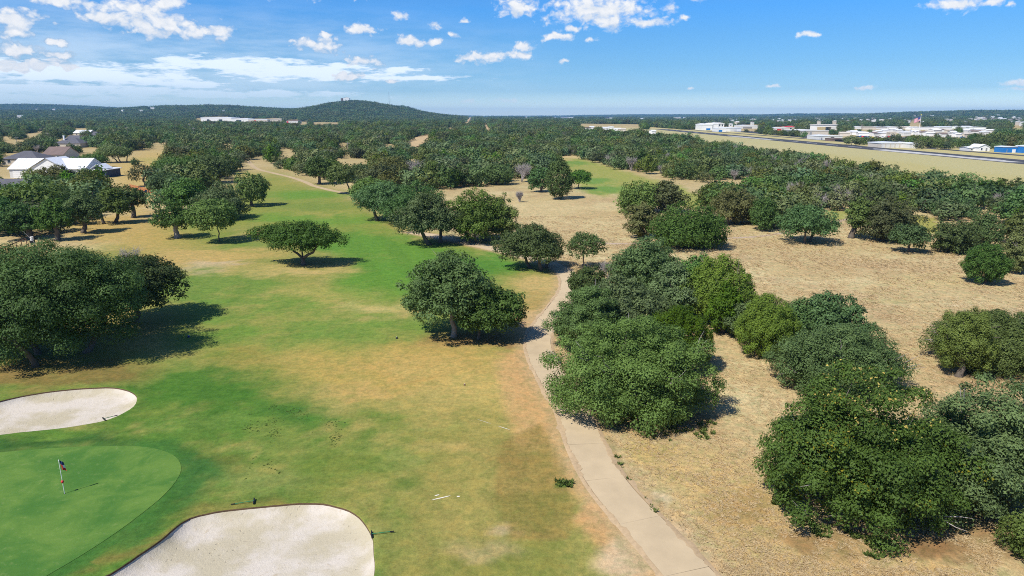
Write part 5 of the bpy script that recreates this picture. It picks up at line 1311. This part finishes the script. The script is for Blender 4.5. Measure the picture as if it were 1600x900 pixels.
for n_, i in enumerate(order[:NIND]):
    if bx_[i] < 430: reg, grp = 'in the woodland around the houses on the left', 'trees of the left woodland'
    elif bx_[i] < 870: reg, grp = 'in the woodland behind the central clearing', 'trees of the central woodland'
    elif bx_[i] < 1230: reg, grp = 'along the woodland edge beside the second fairway', 'trees edging the second fairway'
    else: reg, grp = 'in the scrubby woodland between the dry field and the airfield', 'trees of the right woodland'
    if isgrey[i]:
        t = thing('bare_tree', 'leafless grey tree ' + reg, 'tree', (X[i], Y[i], Z[i]), rotz[i], 'bare ' + grp); t.scale = (sc_[i],) * 3
        link(bpy.data.objects.new('twigs', grey_me), t); continue
    cm, tme, r, h = mid[mpick[i]]; nm = 'juniper_tree' if mpick[i] in (4, 5) else 'live_oak'
    reg = ('low ' if sc_[i] < .8 else 'tall ' if sc_[i] > 1.05 else 'middling ', reg)
    reg, size_ = reg[1], reg[0]
    lab = size_ + {4: 'yellow green juniper ', 5: 'dusky juniper ', 6: 'brownish oak ', 3: 'greyish oak '}.get(mpick[i], 'dark green oak ') + reg
    t = thing(nm, lab, 'tree', (X[i], Y[i], Z[i]), rotz[i], grp + ': ' + lab.split(' in ')[0].split(' along ')[0]); t.scale = (sc_[i], sc_[i], sc_[i] * rnd.uniform(.85, 1.15))
    link(bpy.data.objects.new('crown', cm), t); link(bpy.data.objects.new('trunk', tme), t)

rr_ = random.Random(21); row = [(1196 + k * 8, 211 + k * .35, 7.5) for k in range(7)] + [(1256, 215.5, 8.5)] + [(1322 + k * 8.2, 227 + rr_.uniform(-2, 1), 12) for k in range(14)] + [(1436 + k * 7, 232.5 + rr_.uniform(-2, 1), 13) for k in range(12)] + [(1508, 235, 10)]
for px, py, hpx in row:
    c = place(px, py); s_ = hpx * (c[1] * CT) / F_PX / 6.0 * rr_.uniform(.85, 1.15); k = rr_.choice([0, 1, 2, 3, 0, 6])
    cm, tme, r, h = mid[k]; reg = 'left of the pale mint hangar' if px < 1300 else 'behind the long beige hangars' if px < 1434 else 'between the beige hangars and the blue hangars'
    lab = {3: 'greyish tree ', 6: 'brownish tree '}.get(k, 'dark green tree ') + 'by the taxiway ' + reg
    t = thing('roadside_tree', lab, 'tree', c, rr_.uniform(0, 6), 'trees along the taxiway: ' + lab); t.scale = (s_, s_, s_)
    link(bpy.data.objects.new('crown', cm), t); link(bpy.data.objects.new('trunk', tme), t)

# the rest of the woodland: one mass per distance, instanced
def hidden_coll(name, objs):
    c = bpy.data.collections.new(name)
    for o in objs: c.objects.link(o)
    return c
def instanced(name, label, P, scale, rot, idx, coll):
    me = bpy.data.meshes.new(name); me.vertices.add(len(P)); me.vertices.foreach_set('co', np.asarray(P, np.float32).ravel())
    for nm_, dt, arr in (('s', 'FLOAT_VECTOR', scale), ('r', 'FLOAT_VECTOR', rot)):
        a = me.attributes.new(nm_, dt, 'POINT'); a.data.foreach_set('vector', np.asarray(arr, np.float32).ravel())
    a = me.attributes.new('k', 'INT', 'POINT'); a.data.foreach_set('value', np.asarray(idx, np.int32))
    me.update()
    o = tag(link(bpy.data.objects.new(name, me)), label, kind='stuff')
    g = bpy.data.node_groups.new(name + '_spread', 'GeometryNodeTree')
    g.interface.new_socket('Geometry', in_out='INPUT', socket_type='NodeSocketGeometry'); g.interface.new_socket('Geometry', in_out='OUTPUT', socket_type='NodeSocketGeometry')
    N = g.nodes; L = g.links
    gi, go = N.new('NodeGroupInput'), N.new('NodeGroupOutput'); ci = N.new('GeometryNodeCollectionInfo'); ip = N.new('GeometryNodeInstanceOnPoints')
    ci.inputs[0].default_value = coll; ci.inputs['Separate Children'].default_value = True; ci.inputs['Reset Children'].default_value = True
    ip.inputs['Pick Instance'].default_value = True
    for nm_, dt, sk in (('s', 'FLOAT_VECTOR', 'Scale'), ('r', 'FLOAT_VECTOR', 'Rotation'), ('k', 'INT', 'Instance Index')):
        a = N.new('GeometryNodeInputNamedAttribute'); a.data_type = dt; a.inputs[0].default_value = nm_; L.new(a.outputs[0], ip.inputs[sk])
    L.new(gi.outputs[0], ip.inputs['Points']); L.new(ci.outputs[0], ip.inputs['Instance']); L.new(ip.outputs[0], go.inputs[0])
    md = o.modifiers.new('spread', 'NODES'); md.node_group = g
    return o
# single woodland trees: crown with a stub of trunk, in one mesh each
wsrc = []
for s, (kind, r, h, mat) in enumerate([('oak', 3.6, 6.0, 'far'), ('oak', 4.2, 6.4, 'far'), ('oak', 3.2, 5.4, 'oak'), ('oak', 3.8, 6.2, 'oakgrey'), ('juniper', 2.7, 6.4, 'juniper'), ('oak', 3.5, 5.6, 'far'), ('oak', 3.4, 6.0, 'brown')]):
    V, tint, cen, cr = crown_geo(300 + s, r, r, .3, h, 900, .72, 20, kind, clump=.32, asym=.38)
    wsrc.append(bpy.data.objects.new('a%d' % s, leaf_mesh('w%d' % s, V, tint, M[mat])))
wsrc.append(bpy.data.objects.new('a7', grey_me))
wcoll = hidden_coll('woodland_tree_kinds', wsrc)
rest = order[NIND:]
PB = [np.stack([X[rest], Y[rest], Z[rest]], 1)]; SB = [sc_[rest]]; KB = [np.where(isgrey[rest], 7, mpick[rest])]
for y0, y1, sp, sd_, smul in ((470, 1000, 5.9, 2, 1.08), (1000, 1900, 8.0, 3, 1.38)):
    x, y, rg = scatter(y0, y1, sp, sd_); s = (.55 + .8 * rg.random(len(x)) ** 1.3) * smul; z = ground_z(x, y)
    k = tree_ok(x, y, z, 6 * s, 3.4 * s) & (fbm(x / 40, y / 40, 3, 91) > -.22)
    x, y, z, s = x[k], y[k], z[k], s[k]
    PB.append(np.stack([x, y, z], 1)); SB.append(s); KB.append(np.where(rg.random(len(x)) < .03, 7, rg.choice(7, len(x), p=[.26, .24, .14, .12, .08, .12, .04])))
P = np.concatenate(PB); S = np.concatenate(SB); K = np.concatenate(KB); rg = np.random.default_rng(8)
instanced('woodland', 'dense dark woodland of oak and juniper stretching away to the hills', P, np.stack([S, S, S * rg.uniform(.8, 1.15, len(S))], 1), np.stack([0 * S, 0 * S, rg.uniform(0, 6.28, len(S))], 1), K, wcoll)
# far woodland: groups of crowns
gsrc = []
for s in range(5):
    Vs, ts = [], []; rg = np.random.default_rng(500 + s)
    for k in range(13):
        V, tint, _, _ = crown_geo(520 + s * 20 + k, rg.uniform(3, 5), rg.uniform(3, 5), -1, rg.uniform(4.5, 8), 70, 2.3, 9, 'oak', clump=.36)
        Vs.append(V + [rg.uniform(-12, 12), rg.uniform(-12, 12), 0]); ts.append(np.clip(tint + rg.uniform(-.3, .2), 0, 1))
    gsrc.append(bpy.data.objects.new('b%d' % s, leaf_mesh('g%d' % s, np.concatenate(Vs), np.concatenate(ts), M['far'])))
gcoll = hidden_coll('woodland_group_kinds', gsrc)
PB, SB = [], []
for y0, y1, sp, sd_, smul in ((1900, 3400, 17, 4, 1.0), (3400, 6000, 30, 5, 1.5), (6000, 12500, 75, 6, 2.6)):
    x, y, rg = scatter(y0, y1, sp, sd_); s = rg.uniform(.75, 1.2, len(x)) * smul; z = ground_z(x, y)
    k = tree_ok(x, y, z, 7 * s, 10 * s)
    x, y, z, s = x[k], y[k], z[k], s[k]; PB.append(np.stack([x, y, z - .5], 1)); SB.append(s)
P = np.concatenate(PB); S = np.concatenate(SB); rg = np.random.default_rng(9)
instanced('distant_woodland', 'wooded hills and far tree cover along the horizon', P, np.stack([S, S, np.minimum(S, 1.5) * rg.uniform(.8, 1.2, len(S))], 1), np.stack([0 * S, 0 * S, rg.uniform(0, 6.28, len(S))], 1), rg.integers(0, 5, len(S)), gcoll)

# ------------------------------------------------------------------ grass and weeds
def mat_blade(name, c1, c2):
    m = bpy.data.materials.new(name); m.use_nodes = True; t = NT(m.node_tree)
    rn = t.n('ShaderNodeObjectInfo').outputs['Random']; tint = t.n('ShaderNodeAttribute', attribute_name='tint').outputs['Fac']
    c = t.mix(t.m('MULTIPLY_ADD', tint, .5, t.m('MULTIPLY', rn, .5)), c1, c2)
    d = t.n('ShaderNodeBsdfDiffuse', i={0: c}); tr = t.n('ShaderNodeBsdfTranslucent', i={0: c}); mx = t.n('ShaderNodeMixShader', i={0: .45, 1: d.outputs[0], 2: tr.outputs[0]})
    t.n('ShaderNodeOutputMaterial', i={0: mx.outputs[0]}); return m
M['straw'] = mat_blade('straw_blades', tuple(alb(226, 196, 144) * 1.2), tuple(alb(242, 224, 184) * 1.3))
M['weedy'] = mat_blade('weed_blades', (.07, .12, .025), (.19, .24, .07))
def tuft(name, seed, nb, h, r, w, mat):
    rng = np.random.default_rng(seed); V, Fc = [], []
    for k in range(nb):
        a = rng.uniform(0, 6.28); b = rng.uniform(0, r * .5); base = np.array([math.cos(a) * b, math.sin(a) * b, 0]); a2 = a + rng.normal() * .7
        o_ = np.array([math.cos(a2), math.sin(a2), 0]) * rng.uniform(.3, 1) * r; sd2 = np.array([-math.sin(a2), math.cos(a2), 0]) * w; hh = h * rng.uniform(.5, 1)
        n = len(V); V += [base - sd2, base + sd2, base + o_ * .5 + [0, 0, hh * .75] + sd2 * .7, base + o_ + [0, 0, hh]]; Fc.append((n, n + 1, n + 2, n + 3))
    return bpy.data.objects.new(name, np_mesh(name, V, Fc, [mat], tint=rng.random(nb)))
tcoll = hidden_coll('tuft_kinds', [tuft('t%d' % i, i, 10, .13, .34, .02, M['straw']) for i in range(4)])
M['clover'] = mat_blade('clover_blades', (.06, .115, .03), (.14, .19, .06))
wcl2 = hidden_coll('clover_kinds', [tuft('v%d' % i, 60 + i, 12, .22, .40, .07, M['clover']) for i in range(3)])
wcl = hidden_coll('weed_kinds', [tuft('u%d' % i, 40 + i, 12, .30, .30, .06, M['weedy']) for i in range(3)])
def grow(name, label, n, ywin, xfun, cond, coll, smin, smax, seed, dens=None):
    rg = np.random.default_rng(seed); y = ywin[0] + (ywin[1] - ywin[0]) * rg.random(n) ** 1.6; x = xfun(rg, y)
    px, py, d = project(x, y, 0 * x); P = np.stack([x, y, 0 * x], 1); cv, wd = cover_at(P); k = cond(px, py, x, y, wd, rg)
    P = P[k]; s = rg.uniform(smin, smax, len(P)); s = s * np.clip(P[:, 1] / 60, .8, 1.6)
    instanced(name, label, P, np.stack([s, s, s], 1), np.stack([rg.normal(size=len(P)) * .12, rg.normal(size=len(P)) * .12, rg.uniform(0, 6.28, len(P))], 1), rg.integers(0, len(coll.objects), len(P)), coll)
fieldish = lambda px, py, x, y, wd, rg: (px > 560) & (px < 1640) & (py > 290) & (py < 960) & (wd > .55) & (rg.random(len(x)) < np.clip(.34 + fbm(x / 3, y / 3, 3, 95) * 1.6, .04, 1))
grow('dry_grass', 'long dry straw coloured grass of the open field', 170000, (27, 150), lambda rg, y: rg.uniform(-5, 1, len(y)) * 0 + rg.uniform(-.1, .82, len(y)) * y, fieldish, tcoll, .4, .9, 1)
skirt = [(1205, 780), (1290, 825), (1390, 845), (1480, 845), (1560, 845), (1560, 875), (1450, 885), (1360, 872), (1270, 850), (1200, 805)]
strip = [(940, 665), (958, 700), (984, 745), (1016, 787), (1050, 822), (1043, 826), (1006, 787), (976, 747), (950, 705)]
strip2 = [(985, 650), (1060, 655), (1120, 660), (1110, 690), (1050, 690), (990, 680)]
clov = [(360, 660), (430, 630), (540, 660), (520, 720), (440, 740), (380, 750), (400, 700)]
spot = [(870, 751), (892, 752), (893, 763), (869, 763)]
def weeds(px, py, x, y, wd, rg):
    r_ = rg.random(len(x))
    return (inside(px, py, skirt) & (r_ < .5) & (fbm(x / 1.1, y / 1.1, 2, 98) > .04)) | (inside(px, py, strip) & (r_ < .16) & (fbm(x / .8, y / .8, 2, 99) > .0)) | (inside(px, py, strip2) & (r_ < .3) & (fbm(x, y, 2, 98) > .0)) | (inside(px, py, spot) & (r_ < .7))
grow('undergrowth', 'green weeds under the foreground oaks and along the path edge', 26000, (28, 62), lambda rg, y: rg.uniform(.02, .62, len(y)) * y, weeds, wcl, .35, 1.3, 2)
grow('clover_tufts', 'small dark tufts in the rough turf between green and fairway', 60000, (33, 58), lambda rg, y: rg.uniform(-.5, -.1, len(y)) * y, lambda px, py, x, y, wd, rg: inside(px, py, clov) & (rg.random(len(x)) < np.clip(fbm(x / 2.2, y / 2.2, 4, 97) * 1.6 + .05, 0, .4)), wcl2, .10, .26, 3)

# ------------------------------------------------------------------ things on the course
c = at(101, 772)
t = thing('flagstick', 'white flagstick with a limp red white and blue flag on the putting green', 'flagstick', (c[0], c[1], .03))
MB().tube([(0, 0, -.02), (0, 0, 2.14)], .017, 8).build('pole', M['white'], t)
MB().tube([(0, 0, 2.14), (0, 0, 2.19)], [.03, .012], 8).build('finial', M['white'], t)
MB().tube([(0, 0, .68), (0, 0, .74), (0, 0, .82), (0, 0, .86)], [.03, .075, .075, .03], 12).build('distance_ball', M['red'], t, True)
MB().tube([(0, 0, .0), (0, 0, .006)], .056, 16).build('cup', M['black'], t)
def hang(name, mat, v0, v1, u0, u1):                      # a panel of the drooping flag, folded by its own weight
    V, Fc, n, m_ = [], [], 8, 8
    for i in range(n + 1):
        for j in range(m_ + 1):
            v = v0 + (v1 - v0) * i / n; u = u0 + (u1 - u0) * j / m_
            V.append((.015 + u * .19 + v * .09, .045 * math.sin(u * 7 + v * 4), 2.13 - v * .62 - u * .13))
    for i in range(n):
        for j in range(m_): Fc.append((i * (m_ + 1) + j, i * (m_ + 1) + j + 1, (i + 1) * (m_ + 1) + j + 1, (i + 1) * (m_ + 1) + j))
    return np_mesh(name, V, Fc, [mat], smooth=True)
fl = link(bpy.data.objects.new('flag', hang('flag', M['navy'], 0, .42, 0, 1)), t)
link(bpy.data.objects.new('flag_panel', hang('flag_panel', M['white'], .42, .72, .45, 1)), fl)
red = link(bpy.data.objects.new('flag_panel', hang('flag_panel', M['red'], .42, .72, 0, .45)), fl)
link(bpy.data.objects.new('flag_panel', hang('flag_panel', M['red'], .72, 1., 0, 1)), fl)
fl.rotation_euler = (0, 0, R(36))

def rake(hx, hy, ex, ey, label, z=.09):
    a, b = at(hx, hy)[:2], at(ex, ey)[:2]; d = b - a; Ln = np.linalg.norm(d); rz = math.atan2(d[1], d[0])
    t = thing('bunker_rake', label, 'rake', (a[0], a[1], z), rz, 'bunker rakes')
    MB().tube([(0, 0, .06), (Ln * .5, 0, .05), (Ln, 0, .03)], [.024, .022, .026], 8).build('handle', M['greenh'], t)
    MB().tube([(Ln - .22, 0, .035), (Ln, 0, .03)], .032, 8).build('grip', M['black'], t)
    MB().box(-.04, .03, -.30, .30, .03, .075).build('rake_head', M['black'], t)
    tb = MB()
    for k in range(12): tb.box(-.03, .01, -.28 + k * .05 - .01, -.28 + k * .05 + .01, -.03, .03)
    tb.build('tines', M['black'], t)
rake(397, 786, 361, 791, 'green handled rake lying above the near bunker rim')
rake(581, 838, 616, 833, 'green handled rake at the right rim of the near bunker')
rake(163, 657, 184, 651, 'dark rake lying on the rim of the far bunker')
def marker(px, py, mat, label, s=1.):
    c = at(px, py); t = thing('yardage_marker', label, 'marker', c)
    MB().tube([(0, 0, 0), (0, 0, .05 * s), (0, 0, .22 * s), (0, 0, .26 * s)], [.17 * s, .16 * s, .12 * s, .06 * s], 14).build('marker_body', M[mat], t, True)
    MB().tube([(0, 0, .26 * s), (0, 0, .28 * s)], .05 * s, 10).build('marker_cap', M['white'], t)
marker(620, 529, 'black', 'small black marker alone on the fairway left of the rounded oak', .7)
marker(295, 527, 'navy', 'small blue marker on the turf beside the huge oak shadow', .8)
marker(726, 602, 'rust', 'small brown marker on the straw turf near the path', .5)

# pipe rail at the far left
p0, p1 = at(-8, 403), at(42, 382); t = thing('pipe_rail', 'rusty pipe rail running behind the huge oak at the left edge', 'fence', p0)
d = p1 - p0; L_ = np.linalg.norm(d); nn = 7
MB().tube([(-d[0] * .1, -d[1] * .1, 1.05), tuple(d + [0, 0, 1.05])], .075, 8).build('rail', M['rust'], t)
for k in range(nn):
    q = d * k / (nn - 1); MB().tube([(q[0], q[1], -.1), (q[0], q[1], 1.0)], .065, 7).build('post', M['rust'], t)
for px, py, hpx, lab in ((21, 388, 9, 'thin dark stake on the straw behind the pipe rail'), (45, 386, 8, 'thin dark stake at the end of the pipe rail')):
    c = at(px, py); mpp = (c[1] * CT + CAM_H * ST) / F_PX
    tag(MB().tube([(0, 0, -.1), (0, 0, hpx * mpp)], [.05, .04], 6).tube([(0, 0, hpx * mpp), (0, 0, hpx * mpp + .06)], [.09, .02], 6).build('stake', M['black']), lab, 'stake').location = c
c = at(51, 380); t = thing('water_cooler', 'white drinks cooler at the foot of the oak by the pipe rail', 'cooler', c)
MB().box(-.3, .3, -.3, .3, 0, .5).build('stand', M['black'], t); MB().tube([(0, 0, .5), (0, 0, 1.15)], .26, 12).build('keg', M['white'], t)
# orange netting and a golf cart
p0, p1 = at(203, 294), at(243, 304); t = thing('orange_netting', 'orange safety netting strung across the bare ground', 'netting', p0); d = p1 - p0
for k in range(5):
    q = d * k / 4; MB().tube([(q[0], q[1], -.1), (q[0], q[1], 1.4)], .04, 6).build('post', M['steel'], t)
for k in range(4):
    a, b = d * (k + .02) / 4, d * (k + .98) / 4; nb = MB()
    for z in np.linspace(.15, 1.25, 9): nb.tube([(a[0], a[1], z), ((a + b)[0] / 2, (a + b)[1] / 2, z - .12), (b[0], b[1], z)], .03, 4)
    for f in np.linspace(0, 1, 14): q = a + (b - a) * f; nb.tube([(q[0], q[1], .12), (q[0], q[1], 1.26)], .035, 4)
    nb.build('net_panel', M['orange'], t)
c = at(223, 302); t = thing('golf_cart', 'dark golf cart parked in front of the orange netting', 'golf cart', c, .5)
MB().prism([(-1.15, .3), (1.2, .3), (1.25, .75), (.75, .95), (.5, .55), (-.3, .55), (-.35, .8), (-1.15, .8)], -.58, .58).build('body', M['navy'], t)
MB().box(-.35, .1, -.5, .5, .8, .95).box(-.45, -.32, -.5, .5, .9, 1.3).build('seat', M['black'], t)
MB().box(-1.0, .75, -.6, .6, 1.78, 1.86).build('roof', M['black'], t)
for sx, sy in ((-.95, -.52), (-.95, .52), (.7, -.52), (.7, .52)): MB().tube([(sx, sy, .8), (sx * .92, sy, 1.78)], .025, 6).build('roof_post', M['steel'], t)
for sx in (-.8, .85):
    for sy in (-.62, .48): MB().tube([(sx, sy, .24), (sx, sy + .16, .24)], .24, 14).build('wheel', M['black'], t)
hz = bpy.data.materials.new('haze'); hz.use_nodes = True; t = NT(hz.node_tree)
pv = t.n('ShaderNodeVolumePrincipled', i={'Color': (.26, .58, 1, 1), 'Density': HAZE}); ho = t.n('ShaderNodeOutputMaterial'); t.link(pv.outputs[0], ho.inputs['Volume'])
tag(MB().box(-17500, 17500, -2500, 17500, -4, 200).build('haze', hz), 'pale blue haze over the distant hills', kind='stuff')
print('objects', len(bpy.data.objects), 'tris', sum(len(me.loops) - 2 * len(me.polygons) for me in bpy.data.meshes if me.users) )
